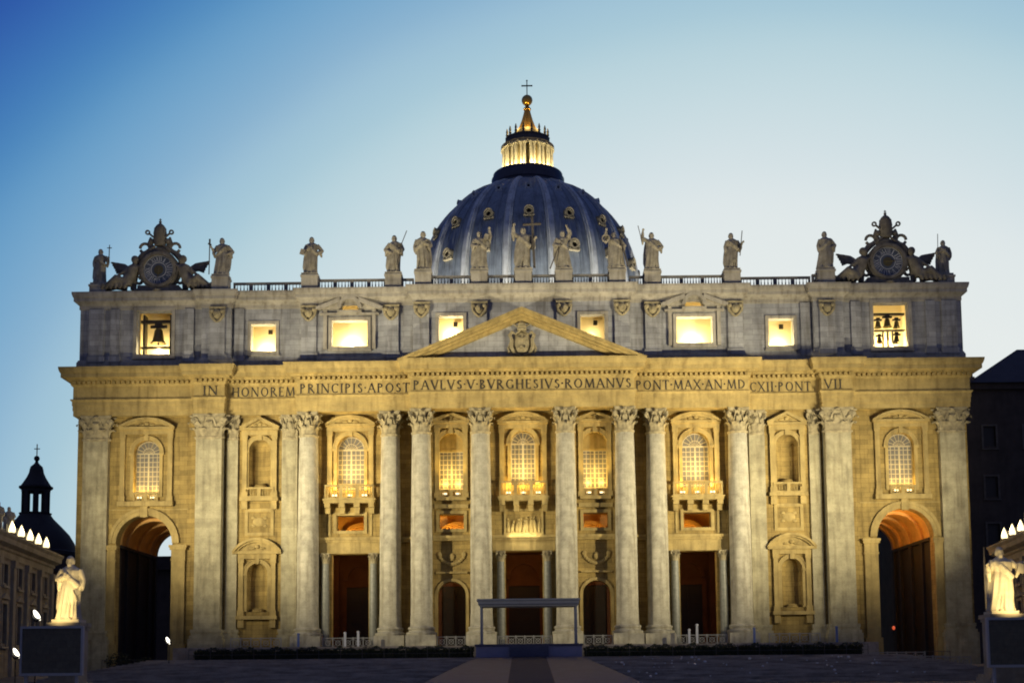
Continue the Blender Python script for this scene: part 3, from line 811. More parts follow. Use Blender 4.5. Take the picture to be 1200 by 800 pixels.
def attic_window(xc, y, wd, z0, z1, lampz, power, plaque=True, depth=1.6, extra=None):
    f = MB(); t = .42; hw = wd / 2
    for q in (-1, 1): f.box(xc + q * (hw + .003), xc + q * (hw + t), y - .2, y + .1, z0 - t, z1 + t)
    f.box(xc - hw, xc + hw, y - .2, y + .1, z1 + .003, z1 + t); f.box(xc - hw, xc + hw, y - .2, y + .1, z0 - t, z0 - .003)
    f.box(xc - hw - t - .1, xc + hw + t + .1, y - .3, y + .1, z0 - t - .2, z0 - t)
    if extra == 'ped':
        W2 = 4.3; za, zb = 43.45, 45.3
        for q in (-1, 1):
            poly = [(xc + q * W2, za), (xc + q * W2, za + .25), (xc + q * 1.2, zb - .35), (xc + q * 1.2, zb - .95), (xc + q * (W2 - .8), za)]
            f.prism_xz(poly if q > 0 else list(reversed(poly)), y - .8, y + .1)
            poly = [(xc + q * (W2 - .6), za), (xc + q * 1.2, zb - .7), (xc + q * 1.2, za)]
            f.prism_xz(poly if q > 0 else list(reversed(poly)), y - .35, y + .1)
            f.box(xc + q * 2.9, xc + q * 3.35, y - .35, y + .1, 38.3, 43.4)
        f.arch_ring(xc, 43.62, 1.1, 1.55, y - .75, y + .1, seg=18)
        f.box(xc - 1.55, xc + 1.55, y - .7, y + .1, 43.0, 43.28)
        f.box(xc - W2 + .5, xc + W2 - .5, y - .45, y + .1, 42.75, 43.0)
    o = f.build('attic_window', 'attic_trim', B)
    rc = MB(); yb = y + 1.0; yd = yb + depth; e = .25
    def room(x0, x1, za, zb):
        rc.quad((x0, yd, za), (x1, yd, za), (x1, yd, zb), (x0, yd, zb))
        rc.quad((x0, yb, za), (x0, yd, za), (x0, yd, zb), (x0, yb, zb)); rc.quad((x1, yd, za), (x1, yb, za), (x1, yb, zb), (x1, yd, zb))
        rc.quad((x0, yb, za), (x1, yb, za), (x1, yd, za), (x0, yd, za)); rc.quad((x0, yd, zb), (x1, yd, zb), (x1, yb, zb), (x0, yb, zb))
    room(xc - hw - e, xc + hw + e, z0 - .3, z1 + (.9 if extra != 'ped' else 2.9))
    rc.build('lit_recess', 'inner', o)
    if plaque: MB().box(xc + .2, xc + .75, yd - .5, yd - .3, z1 - .75, z1 - .15).build('vent', 'door', o)  # small dark square in the lit opening, built as a vent
    point('attic_window_lamp', (xc, yb + depth * .45, lampz), power, (1.0, .80, .40), .2)
    return o
for s in (-1, 1):
    attic_window(s * 33.45, .1, 3.2, 38.4, 41.95, 38.9, 900)
    attic_window(s * 9.05, -1.9, 3.1, 39.0, 42.2, 40.2, 800 if s < 0 else 170)
    attic_window(s * 22.15, -.9, 4.6, 38.65, 42.05, 39.2, 1300, plaque=False, extra='ped')
    attic_window(s * 47.55, -.2, 4.5, 38.05, 43.8, 38.6, 1100 if s < 0 else 1800, plaque=False, depth=2.6)
# pediment over the middle
pd = MB(); y = -3.6
hw = 15.35; za = 36.05; zap = 42.45
def rake(off, t, yf):
    for q in (-1, 1):
        sl = (zap - za) / hw
        poly = [(q * (hw - off / sl), za), (0, zap - off), (0, zap - off - t), (q * (hw - (off + t) / sl), za)]
        pd.prism_xz(list(reversed(poly)) if q > 0 else poly, yf + (.003 if q > 0 else 0), -1.85)
rake(0, .35, y - 1.56); rake(.35, .35, y - 1.3); rake(.70, .3, y - .8); rake(1.0, .42, y - .35)
part(pd, 'pediment', 'trim')
part(MB().prism_xz([(-12.2, 36.1), (12.2, 36.1), (0, 41.3)], y + .25, -1.86), 'tympanum', 'attic')
# coat of arms in the pediment
m = MB(); yy = y + .2
m.sphere((0, yy, 38.2), (1.15, .45, 1.5), 16, 12)
co_ = m.build('coat_of_arms', 'capital', B, smooth=True)
m = MB()
for q in (-1, 1):
    m.tube([(q * .2, yy - .2, 36.6), (q * .9, yy - .25, 36.75), (q * 1.35, yy - .3, 37.6), (q * 1.3, yy - .3, 38.6), (q * 1.55, yy - .3, 39.2), (q * 1.25, yy - .3, 39.6), (q * .9, yy - .3, 39.35)], [.15, .22, .25, .22, .22, .2, .14], 7)
    m.tube([(q * 1.5, yy - .2, 38.2), (q * 1.75, yy - .2, 37.5), (q * 1.6, yy - .2, 36.7)], [.1, .16, .1], 6)
m.build('scroll_border', 'capital', co_, smooth=True)
m = MB()
for q in (-1, 1):
    m.tube([(-q * .9, yy - .4, 39.2), (q * 1.05, yy - .4, 40.6)], .1, 6)
    m.tube([(q * (1.15 + .25 * math.cos(t)), yy - .4, 40.75 + .25 * math.sin(t)) for t in [i * .7 for i in range(10)]], .07, 5)
m.build('crossed_keys', 'capital', co_, smooth=True)
m = MB(); m.lathe([(.5, 39.7), (.62, 39.9), (.5, 40.0), (.6, 40.25), (.45, 40.35), (.5, 40.6), (.3, 40.8), (.2, 41.0), (.05, 41.1)], 0, yy - .35, 14)
m.build('papal_tiara', 'capital', co_, smooth=True)
m = MB()
m.tube([(-.5, yy - .5, 37.4), (-.1, yy - .55, 37.7), (.3, yy - .52, 37.4), (.5, yy - .45, 37.8)], [.1, .2, .18, .06], 6)
m.tube([(-.6, yy - .45, 38.9), (0, yy - .52, 38.6), (.6, yy - .45, 38.9)], [.08, .2, .08], 6); m.sphere((0, yy - .52, 38.95), .14, 7, 5)
m.build('shield_beasts', 'capital', co_, smooth=True)

# ---- roof balustrade with statue pedestals
STX = [-54.95, -38.95, -27.34, -16.52, -12.6, -5.4, .25, 5.45, 12.3, 16.9, 27.15, 39.3, 54.8]
def ysec(x):
    x = abs(x)
    return -.2 if x > 41.3 else (-.8 if x > 37.5 else (.1 if x > 28.4 else (-.9 if x > 13.9 else -1.9)))
PED_TOP = {}
for i, x in enumerate(STX):
    y = ysec(x) + .55; end = i in (0, 12); zt = 47.3 if end else 48.05
    m = MB(); m.box(x - 1.05, x + 1.05, y - 1.0, y + .9, 46.2, zt - .25); m.box(x - 1.15, x + 1.15, y - 1.1, y + 1.0, zt - .25, zt)
    part(m, 'pedestal', 'attic_trim'); PED_TOP[i] = (x, y, zt)
for i in range(1, 11):
    xa, xb = STX[i] + 1.05, STX[i + 1] - 1.05
    cuts = [xa] + [c for c in (-37.5, -28.4, -13.9, 13.9, 28.4, 37.5) if xa < c < xb] + [xb]
    for a_, b_ in zip(cuts[:-1], cuts[1:]):
        if b_ - a_ < .6: continue
        y = ysec((a_ + b_) / 2) + .4
        part(balustrade_mesh(a_, b_, y, 46.2, 47.6, max(1, round((b_ - a_) / 2.35)), .42, .36, .085), 'roof_balustrade', 'rail')

# ---- inscription
T, t_ = .13, .065
def glyph(ch):
    q = []                                        # ('l',x0,y0,x1,y1,w) or ('a',cx,cy,rx,ry,a0,a1)
    def l(a, b, c, d, w=T): q.append(('l', a, b, c, d, w))
    def ar(cx, cy, rx, ry, a0, a1): q.append(('a', cx, cy, rx, ry, a0, a1))
    def se(x, y, w=.24): q.append(('l', x - w / 2, y, x + w / 2, y, .05))
    if ch == 'I': l(.15, 0, .15, 1); se(.15, .02, .3); se(.15, .98, .3); return q, .3
    if ch == 'N': l(.1, 0, .1, 1, t_); l(.1, 1, .75, 0); l(.75, 0, .75, 1, t_); se(.1, .02); se(.08, .98); se(.75, .98); return q, .85
    if ch == 'H': l(.12, 0, .12, 1); l(.68, 0, .68, 1); l(.12, .52, .68, .52, t_); [se(x, y) for x in (.12, .68) for y in (.02, .98)]; return q, .8
    if ch == 'O': ar(.45, .5, .40, .5, 0, 360); return q, .9
    if ch == 'Q': ar(.45, .5, .40, .5, 0, 360); l(.5, .1, .8, -.15, t_); return q, .9
    if ch in 'RPB':
        l(.12, 0, .12, 1); se(.12, .02)
        if ch == 'B':
            ar(.12, .76, .36, .24, -90, 90); ar(.12, .27, .44, .27, -90, 90); return q, .62
        ar(.12, .74, .42, .26, -90, 90)
        if ch == 'R': l(.3, .48, .68, 0); return q, .72
        return q, .62
    if ch == 'E': l(.12, 0, .12, 1); l(.12, .03, .52, .03, t_); l(.12, .52, .44, .52, t_); l(.12, .97, .5, .97, t_); l(.52, 0, .52, .16, .05); l(.5, .84, .5, 1, .05); return q, .58
    if ch == 'L': l(.12, 0, .12, 1); l(.12, .03, .52, .03, t_); l(.52, 0, .52, .18, .05); se(.12, .98); return q, .56
    if ch == 'M': l(.1, 0, .18, 1, t_); l(.18, 1, .5, .05, T); l(.5, .05, .82, 1, t_); l(.82, 1, .92, 0); se(.1, .02); se(.92, .02); return q, 1.02
    if ch == 'C': ar(.45, .5, .40, .5, 48, 312); l(.70, .78, .70, .95, .06); return q, .76
    if ch == 'G': ar(.45, .5, .40, .5, 48, 312); l(.72, .05, .72, .42); l(.70, .78, .70, .95, .06); return q, .84
    if ch == 'S': ar(.28, .75, .2, .23, 20, 270); ar(.28, .27, .24, .26, -160, 90); return q, .56
    if ch == 'A': l(.05, 0, .38, 1, t_); l(.38, 1, .74, 0); l(.2, .35, .6, .35, t_); se(.05, .02); se(.74, .02); return q, .8
    if ch == 'V': l(.03, 1, .38, 0); l(.38, 0, .7, 1, t_); se(.05, .98); se(.7, .98); return q, .74
    if ch == 'T': l(.34, 0, .34, 1); l(.02, .97, .66, .97, t_); se(.34, .02); l(.03, .82, .03, 1, .05); l(.65, .82, .65, 1, .05); return q, .68
    if ch == 'X': l(.05, 1, .68, 0); l(.05, 0, .66, 1, t_); se(.06, .98); se(.06, .02); se(.66, .98); se(.68, .02); return q, .74
    if ch == 'D': l(.12, 0, .12, 1); ar(.12, .5, .62, .5, -90, 90); return q, .82
    if ch == '.': l(.08, .45, .08, .6, .15); return q, .16
    return q, .35
def stroke_box(mb, x0, z0, x1, z1, w, f):
    d = Vector((x1 - x0, z1 - z0)); d = d.normalized() if d.length > 0 else Vector((0, 1)); n = Vector((-d.y, d.x)) * w / 2
    P = [Vector((x0, z0)) - n, Vector((x1, z1)) - n, Vector((x1, z1)) + n, Vector((x0, z0)) + n]
    f(mb, [(p.x, p.y) for p in P])
def text_mesh(txt, x0, x1, zb, h, y, dp=.06, gap=.17):
    m = MB(); items = []; w = 0
    for ch in txt:
        q, wd = glyph(ch); items.append((q, w)); w += wd + gap
    w -= gap
    sx = (x1 - x0) / (w * h)
    cnt = [0]
    def ext(mb, P):
        cnt[0] += 1
        yy = y - .0007 * (cnt[0] % 11)
        mb.prism_xz([(x0 + px * h * sx, zb + pz * h) for px, pz in P], yy, y + dp)
    for q, o in items:
        for s in q:
            if s[0] == 'l': stroke_box(m, s[1] + o, s[2], s[3] + o, s[4], s[5], ext)
            else:
                _, cx, cy, rx, ry, a0, a1 = s; n = max(6, int(abs(a1 - a0) / 24))
                for i in range(n):
                    A = R(a0 + (a1 - a0) * i / n); Bq = R(a0 + (a1 - a0) * (i + 1) / n)
                    wa = t_ + (T - t_) * abs(math.cos(A)); wb = t_ + (T - t_) * abs(math.cos(Bq))
                    P = [(cx + o + (rx) * math.cos(A), cy + ry * math.sin(A)), (cx + o + rx * math.cos(Bq), cy + ry * math.sin(Bq)),
                         (cx + o + (rx - wb) * math.cos(Bq), cy + (ry - wb) * math.sin(Bq)), (cx + o + (rx - wa) * math.cos(A), cy + (ry - wa) * math.sin(A))]
                    ext(m, P)
    return m
FZ, FH = 32.32, 1.2
for txt, xa, xb, y in (('IN', -40.75, -38.9, -1.7), ('HONOREM', -37.3, -29.2, -.5), ('PRINCIPIS.APOST', -28.3, -14.35, -2.2),
                       ('PAVLVS.V.BVRGHESIVS.ROMANVS', -13.75, 13.7, -3.6), ('PONT.MAX.AN.MD', 14.4, 28.3, -2.2), ('CXII.PONT', 29.1, 36.9, -.5), ('VII', 38.4, 40.6, -1.7)):
    part(text_mesh(txt, xa, xb, FZ, FH, y - .09), 'inscription', 'letter')
# ------------------------------------------------------------------ the dome
DX, DY = 1.9, 134.0
def drad(z):
    t = max(0, (z - 82) / 30.0); return 25.3 * math.sqrt(max(0, 1 - t ** 2.2))
DZ = [74, 78] + [82 + 28.2 * (i / 20) ** .9 for i in range(21)]
sh = MB()
sh.lathe([(drad(max(z, 82)) if z > 80 else 25.3, z) for z in DZ], seg=768, mod=lambda a, z: 1 + .006 * max(0, math.cos(a * 128)) ** 4)
for k in range(16):
    for u in (-1, 1):
        a0 = 2 * math.pi * k / 16 - math.pi / 2 + u * .075; vs = []
        for z in DZ:
            r = drad(max(z, 82)) if z > 80 else 25.3
            for t, o in ((-.10, -.1), (-.10, .16), (.10, .16), (.10, -.1)):
                b = a0 * 1.0; vs.append(((r + o) * math.cos(b) - t * math.sin(b), (r + o) * math.sin(b) + t * math.cos(b), z))
        sh.add(vs, [(i * 4 + q, i * 4 + q + 1, i * 4 + q + 5, i * 4 + q + 4) for i in range(len(DZ) - 1) for q in range(3)])
dome = sh.build('dome', 'lead', B, (DX, DY, 0), smooth=True)
dr = MB(); dr.lathe([(30, 44), (30, 56), (26.5, 56.2), (26, 70), (27.4, 70.5), (27.6, 72), (25.8, 72.2), (25.6, 76)], seg=64)
dr.build('drum', 'attic', dome)
nv = MB(); nv.box(-32, 32, 20, 150, -2.6, 46); nv.prism_xz([(-32, 46), (32, 46), (20, 51), (-20, 51)], 40, 150)
part(nv, 'nave', 'attic')
rb0 = None
for k in range(16):
    if rb0 is None:
        m = MB()
        for wd, out in ((1.8, .40), (.95, .85)):
            n = len(DZ); vs = []
            for z in DZ:
                r = drad(max(z, 82)) if z > 80 else 25.3
                w_ = wd * (.45 + .55 * r / 25.3)
                for t, o in ((-1, -.2), (-1, out), (1, out), (1, -.2)): vs.append((r + o, t * w_ / 2, z))
            fs = []
            for i in range(n - 1):
                for u in range(3): fs.append((i * 4 + u, i * 4 + u + 1, i * 4 + u + 5, i * 4 + u + 4))
            m.add(vs, fs)
        o = m.build('rib', 'leadrib', dome, smooth=True, angle=30); rb0 = o
    else:
        o = copy_tree(rb0)
    o.rotation_euler = (0, 0, 2 * math.pi * (k + .5) / 16 - math.pi / 2 + 0)
def dormer(sc, fade):
    m = MB(); n = 14
    m.arch_ring(0, 0, .62, .98, -1.0, 1.2, 0, 2 * math.pi, 20)
    m.arch_ring(0, .15, .98, 1.22, -1.15, 1.2, -.2, math.pi + .2, 14)
    for q in (-1, 1):
        m.box(q * .9, q * 1.2, -.95, 1.2, -1.1, .2); m.sphere((q * 1.15, -.8, -1.0), (.3, .25, .3), 8, 6)
    m.box(-1.3, 1.3, -1.0, 1.2, -1.35, -1.05)
    m.lathe([(.001, 1.7), (.12, 1.6), (.2, 1.45), (.1, 1.3), (.25, 1.1)], 0, -.9, 8)
    mb = MB().merge(m, Matrix.Scale(sc, 4)); return mb
for row, (z, sc) in enumerate(((89.3, .98), (97.2, .88), (105.0, .6))):
    r = drad(z); first_d = None
    for k in range(16):
        if first_d is None:
            o = dormer(sc, 0).build('dormer', ('dormer', 'dormer', 'leadrib')[row], dome, smooth=True, angle=40); first_d = o
            MB().prism_xz([(.6 * sc * math.cos(t), .6 * sc * math.sin(t)) for t in [2 * math.pi * i / 14 for i in range(14)]], .0, .1).build('eye_pane', 'door', o)
        else: o = copy_tree(first_d)
        a = 2 * math.pi * k / 16 - math.pi / 2
        o.location = ((r + .1) * math.cos(a), (r + .1) * math.sin(a), z); o.rotation_euler = (0, 0, a + math.pi / 2)
m = MB(); m.lathe([(8.4, 109.2), (8.3, 111.0), (8.55, 111.2), (8.6, 112.8), (8.2, 113.0), (8.2, 113.9), (7.9, 114.0), (4.4, 114.05)], seg=48)
m.build('lantern_base', 'leaddark', dome, smooth=True)
m = MB(); m.lathe([(4.4, 114.0), (4.4, 120.5)], seg=32); m.build('lantern_core', 'trim', dome, smooth=True)
lc0 = None
for k in range(16):
    if lc0 is None:
        m = MB()
        for q in (-1, 1): m.lathe([(.42, 114.0), (.36, 114.4), (.3, 114.5), (.27, 119.3), (.36, 119.5), (.46, 120.1)], 5.75, q * .42, 10)
        m.box(4.4, 5.6, -.35, .35, 114, 120.1); m.box(5.2, 6.25, -.9, .9, 119.9, 120.3)
        lc0 = o = m.build('paired_column', 'column', dome, smooth=True, angle=40)
    else: o = copy_tree(lc0)
    o.rotation_euler = (0, 0, 2 * math.pi * (k + .5) / 16 - math.pi / 2)
m = MB(); m.lathe([(4.6, 120.15), (6.2, 120.3), (6.3, 120.8), (5.2, 121.0), (5.1, 122.3), (5.25, 122.5), (5.2, 122.8), (4.0, 123.0), (3.2, 124.3), (2.6, 124.9)], seg=40)
m.build('lantern_cornice', 'darkstone', dome, smooth=True, angle=35)
m = MB()
for k in range(16):
    a = 2 * math.pi * (k + .5) / 16
    m.lathe([(.5, 122.6), (.4, 122.9), (.22, 123.1), (.36, 123.5), (.2, 123.8), (.3, 124.2), (.08, 125.1)], 4.9 * math.cos(a), 4.9 * math.sin(a), 7)
m.build('candelabra_ring', 'darkstone', dome, smooth=True)
m = MB(); m.lathe([(2.45, 124.6), (1.75, 126.0), (1.2, 127.6), (.8, 129.2), (.62, 130.0), (.85, 130.2), (.8, 130.5), (.45, 130.8), (.4, 131.4)], seg=32, mod=lambda a, z: 1 + .09 * math.cos(a * 16))
m.build('lantern_spire', 'gilt', dome, smooth=True)
m = MB(); m.lathe([(.5, 130.9), (.28, 131.1), (.3, 131.6)], seg=12); m.sphere((0, 0, 132.5), 1.3, 24, 14); m.build('orb', 'gilt', dome, smooth=True)
m = MB(); m.box(-.11, .11, -.11, .11, 133.6, 137.4); m.box(-1.15, 1.15, -.11, .11, 136.0, 136.25)
for x, z in ((-1.15, 136.12), (1.15, 136.12), (0, 137.4)): m.sphere((x, 0, z), .2, 8, 6)
m.build('cross', 'bronze', dome)
for k in range(12):
    a = 2 * math.pi * (k + .5) / 12 - math.pi / 2
    point('lantern_lamp', (DX + 6.9 * math.cos(a), DY + 6.9 * math.sin(a), 114.5), 1900, (1.0, .78, .36), .25)
for k in range(6):
    a = 2 * math.pi * k / 6 - math.pi / 2
    point('spire_lamp', (DX + 3.3 * math.cos(a), DY + 3.3 * math.sin(a), 125.2), 600, GOLD, .2)
for k in range(-3, 4):
    a = -math.pi / 2 + k * .42
    spot('dome_floodlight_beam', (DX + 36 * math.cos(a), DY + 36 * math.sin(a), 62), (DX + 20 * math.cos(a), DY + 20 * math.sin(a), 94), 36000, 80, (1.0, .92, .78), 1.0)

# ------------------------------------------------------------------ carved figures
def remeshed(mb, name, m, vox, parent=None, loc=None, rz=0):
    me = bpy.data.meshes.new('tmp'); me.from_pydata(mb.v, [], mb.f); me.update()
    o = bpy.data.objects.new('tmp', me); COL.objects.link(o)
    md = o.modifiers.new('r', 'REMESH'); md.mode = 'VOXEL'; md.voxel_size = vox
    sm = o.modifiers.new('s', 'SMOOTH'); sm.factor = .4; sm.iterations = 1
    dg = bpy.context.evaluated_depsgraph_get(); dg.update()
    m2 = bpy.data.meshes.new_from_object(o.evaluated_get(dg))
    bpy.data.objects.remove(o); bpy.data.meshes.remove(me)
    m2.name = name; m2.materials.clear(); m2.materials.append(M[m])
    m2.polygons.foreach_set('use_smooth', [True] * len(m2.polygons))
    r = bpy.data.objects.new(name, m2); COL.objects.link(r)
    if parent: r.parent = parent
    if loc: r.location = loc
    r.rotation_euler = (0, 0, rz)
    return r
ARM = dict(down=((.185, .0, .63), (.15, -.05, .47)), chest=((.205, -.01, .64), (.04, -.125, .68)), fore=((.185, -.03, .62), (.15, -.19, .60)),
           up=((.25, -.05, .84), (.235, -.1, 1.0)), out=((.235, -.01, .70), (.33, -.08, .76)), hip=((.255, .03, .64), (.13, -.07, .56)),
           staff=((.20, -.02, .64), (.25, -.12, .70)), hold=((.2, -.02, .63), (.09, -.15, .58)), high=((.21, -.06, .92), (.13, -.12, 1.05)))
def figure_mb(H, la, ra, seed=0, lean=0.0, sway=.03, bulk=1.0, beard=True, head=0.0, cloak=1, knee=1):
    rnd = random.Random(seed); m = MB(); bulk *= 1.06
    lv = [(0, .150, .125), (.02, .168, .145), (.10, .155, .13), (.2, .145, .122), (.32, .135, .118), (.44, .132, .115), (.53, .128, .108), (.62, .112, .092), (.70, .128, .10), (.77, .142, .098), (.81, .128, .085), (.835, .085, .065), (.86, .05, .05), (.885, .046, .048)]
    ph = [rnd.uniform(0, 6.28) for _ in range(5)]
    def ctr(t): return (lean * t + sway * math.sin(math.pi * t * 1.1) - sway * .4 * math.sin(2 * math.pi * t), -.01 * math.sin(math.pi * t))
    seg = 40; vs = []
    for t, rx, ry in lv:
        cx, cy = ctr(t); am = .15 * max(0, 1 - t * 1.02) + .03
        if t > .8: am = 0
        for i in range(seg):
            a = 2 * math.pi * i / seg
            f = am * (math.sin(7 * a + ph[0] + t * 2.5) * .55 + math.sin(11 * a + ph[1] - t * 3.5) * .4 + math.sin(4 * a + ph[2] + 3 * t) * .35)
            kb = .16 * max(0, 1 - abs(t - .3) / .2) * max(0, math.cos(a + math.pi / 2 - knee * .5)) ** 3
            b = bulk if t < .8 else 1
            vs.append(((cx + rx * b * (1 + f + kb) * math.cos(a)) * H, (cy + ry * b * (1 + f + kb) * math.sin(a)) * H, t * H))
    fs = [(k * seg + i, k * seg + (i + 1) % seg, (k + 1) * seg + (i + 1) % seg, (k + 1) * seg + i) for k in range(len(lv) - 1) for i in range(seg)]
    fs += [tuple(range(seg - 1, -1, -1)), tuple(range((len(lv) - 1) * seg, len(lv) * seg))]
    m.add(vs, fs)
    hx, hy = ctr(.9); hx += head * .02; hc = Vector((hx * H, (hy - .012) * H, .932 * H))
    m.sphere(hc, (.050 * H, .060 * H, .070 * H), 18, 12)
    m.sphere(hc + Vector((0, .012 * H, .018 * H)), (.060 * H, .062 * H, .062 * H), 16, 10)      # hair
    for q in (-1, 1): m.sphere(hc + Vector((q * .05 * H, .02 * H, -.015 * H)), (.022 * H, .03 * H, .05 * H), 8, 6)
    fx = head * .02 * H
    m.sphere(hc + Vector((fx, -.060 * H, -.006 * H)), (.010 * H, .016 * H, .022 * H), 8, 6)     # nose
    m.tube([hc + Vector((fx - .034 * H, -.048 * H, .018 * H)), hc + Vector((fx, -.057 * H, .022 * H)), hc + Vector((fx + .034 * H, -.048 * H, .018 * H))], .010 * H, 6)
    if beard: m.sphere(hc + Vector((fx, -.043 * H, -.062 * H)), (.034 * H, .028 * H, .046 * H), 10, 8)
    for side, pose in ((-1, la), (1, ra)):
        if pose is None: continue
        e_, h_ = ARM[pose]; scx, scy = ctr(.78)
        sp = Vector((scx + side * .125, scy, .785)); el_ = Vector((scx + side * e_[0], scy + e_[1], e_[2])); ha = Vector((scx + side * h_[0], scy + h_[1], h_[2]))
        m.tube([sp * H, ((sp + el_) / 2) * H, el_ * H], [.056 * H, .054 * H, .046 * H], 10)
        m.sphere(el_ * H, .047 * H, 10, 7)
        m.tube([el_ * H, (el_.lerp(ha, .55)) * H, ha * H], [.047 * H, .043 * H, .026 * H], 10)
        d = (ha - el_).normalized(); pc = ha + d * .03
        m.sphere(pc * H, (.026 * H, .024 * H, .026 * H), 8, 6)
        u = d.cross(Vector((0, 1, 0.2))).normalized()
        for k in range(4):
            o = u * (k - 1.5) * .013; ln = (.045, .052, .048, .038)[k]
            m.tube([(pc + o) * H, (pc + o + d * ln * .6 + Vector((0, -.006, 0))) * H, (pc + o + d * ln + Vector((0, -.016, -.006))) * H], [.0095 * H, .009 * H, .006 * H], 6)
        m.tube([(pc - u * .02) * H, (pc - u * .036 + d * .012) * H, (pc - u * .034 + d * .03) * H], [.0095 * H, .009 * H, .007 * H], 6)
        m.tube([el_.lerp(ha, .15) * H, (el_.lerp(ha, .3) + Vector((0, 0, -.07))) * H, (el_ + Vector((side * -.01, .01, -.17))) * H], [.052 * H, .046 * H, .02 * H], 8)   # hanging sleeve
    # mantle across the body and cloak down one side
    cx, cy = ctr(.6)
    P = [(-.115 * cloak, -.03, .80), (-.06 * cloak, -.105, .72), (.03 * cloak, -.125, .62), (.115 * cloak, -.09, .54), (.13 * cloak, .0, .52)]
    m.tube([Vector((cx + a, cy + b, c)) * H for a, b, c in P], [.03 * H, .042 * H, .046 * H, .05 * H, .04 * H], 8)
    P = [(-.12 * cloak, .05, .80), (-.15 * cloak, .06, .62), (-.165 * cloak, .05, .42), (-.17 * cloak, .03, .2), (-.15 * cloak, .03, .07)]
    m.tube([Vector((ctr(c)[0] + a, ctr(c)[1] + b, c)) * H for a, b, c in P], [.045 * H, .06 * H, .065 * H, .055 * H, .03 * H], 9)
    for k in range(3):
        a0 = rnd.uniform(-.08, .08); z0 = rnd.uniform(.42, .52)
        m.tube([Vector((cx + a0, cy - .115, z0)) * H, Vector((cx + a0 * 1.2 + .02, cy - .135, z0 * .55)) * H, Vector((cx + a0 * 1.5, cy - .135, .03)) * H], [.012 * H, .02 * H, .012 * H], 6)
    for q in (-1, 1):
        m.sphere(((ctr(0)[0] + q * .06) * H, -.145 * H, .02 * H), (.035 * H, .055 * H, .022 * H), 8, 6)
    return m
def statue(label, loc, H, la, ra, seed, acc=(), mt='statue', vox=.052, group=None, rz=0, plinth=.3, name='statue', **k):
    t = thing(name, label, 'statue', loc, rz, group)
    MB().box(-.2 * H, .2 * H, -.18 * H, .17 * H, 0, plinth).build('plinth', mt, t)
    mb = MB().merge(figure_mb(H - plinth, la, ra, seed, **k), Matrix.Translation((0, 0, plinth - .04)))
    remeshed(mb, 'figure', mt, vox, t)
    for nm, pts, r in acc:
        a = MB()
        if nm == 'book':
            x, y, z = pts; a.merge(MB().box(-.28, .28, -.1, .1, -.36, .36), Matrix.Translation((x, y, z)) @ Matrix.Rotation(.3, 4, 'Y'))
        elif nm == 'cross':
            for p0, p1 in pts: a.tube([p0, p1], r, 6)
        elif nm == 'wheel':
            x, y, z = pts; a.arch_ring(x, z, r * .7, r, y - .1, y + .1, 0, 2 * math.pi, 16)
        else: a.tube(pts, r, 6)
        a.build(nm, mt if nm in ('book', 'wheel') else 'darkstone', t)
    return t
G = 'saints along the roof of the church front'
stats = [
 ('slim saint with small cross staff at the far left roof corner', 'down', 'staff', dict(sway=.02), [('cross', [((1.3, -.6, 2.9), (1.35, -.6, 5.35)), ((1.05, -.6, 4.95), (1.65, -.6, 4.95))], .06)]),
 ('broad saint holding a tall halberd right of the left clock', 'staff', 'hip', dict(bulk=1.15, cloak=-1), [('staff', [(-1.45, -.7, .3), (-1.4, -.7, 4.7), (-1.4, -.7, 5.0)], .07), ('cross', [((-1.6, -.7, 4.4), (-1.2, -.7, 4.2)), ((-1.4, -.7, 4.2), (-1.4, -.7, 5.0))], .12)]),
 ('saint with folded arms, second statue right of the left clock', 'chest', 'hip', dict(bulk=1.05, lean=.02), [('book', (-.95, -.75, 3.1), 0)]),
 ('saint with a long thin staff slanting up to the right, left of the dome', 'hip', 'hold', dict(sway=.04), [('staff', [(.45, -.8, 1.2), (1.15, -.8, 4.2), (1.75, -.8, 5.75)], .055)]),
 ('slender saint standing in front of the left edge of the dome', 'down', 'chest', dict(sway=-.03, cloak=-1), []),
 ('saint lifting an arm beside the left ribs of the dome', 'hold', 'up', dict(sway=.03, bulk=1.1), [('book', (.95, -.7, 4.5), 0)]),
 ('robed figure with raised hand and a large cross at the centre of the roof', 'up', 'staff', dict(sway=.03, beard=True), [('cross', [((1.45, -.55, .4), (1.2, -.55, 7.1)), ((.0, -.55, 6.1), (2.35, -.55, 6.2))], .18)]),
 ('saint with a slanting pole reaching down to the left, right of the central cross bearer', 'hold', 'high', dict(sway=-.04, bulk=1.12), [('staff', [(-1.75, -.7, .2), (-.8, -.8, 2.6), (-.2, -.75, 3.9)], .09)]),
 ('leaning bulky saint before the right edge of the dome holding a round wheel', 'up', 'hip', dict(lean=-.10, sway=.05, bulk=1.25), [('wheel', (-1.4, -.7, 4.1), .55), ('staff', [(1.4, -.6, .4), (.4, -.7, 4.4)], .12)]),
 ('saint raising a thin wand in the left hand side, just right of the dome', 'up', 'hip', dict(bulk=1.15, sway=.02), [('staff', [(-1.25, -.7, 3.9), (-1.75, -.7, 6.1)], .05)]),
 ('saint with a short staff on the right shoulder above the right pedimented window', 'down', 'staff', dict(sway=.05), [('staff', [(1.1, -.6, 2.0), (1.45, -.6, 5.3)], .06)]),
 ('broad robed saint left of the right clock', 'down', 'hip', dict(bulk=1.2, cloak=-1), []),
 ('dark slim saint at the far right roof corner', 'chest', 'down', dict(sway=.02, bulk=.95), [('staff', [(-.9, -.5, .4), (-.75, -.5, 5.6)], .045)]),
]
HS = [5.0, 5.35, 5.3, 5.4, 5.55, 5.5, 5.9, 5.4, 5.2, 5.4, 5.2, 5.3, 4.9]
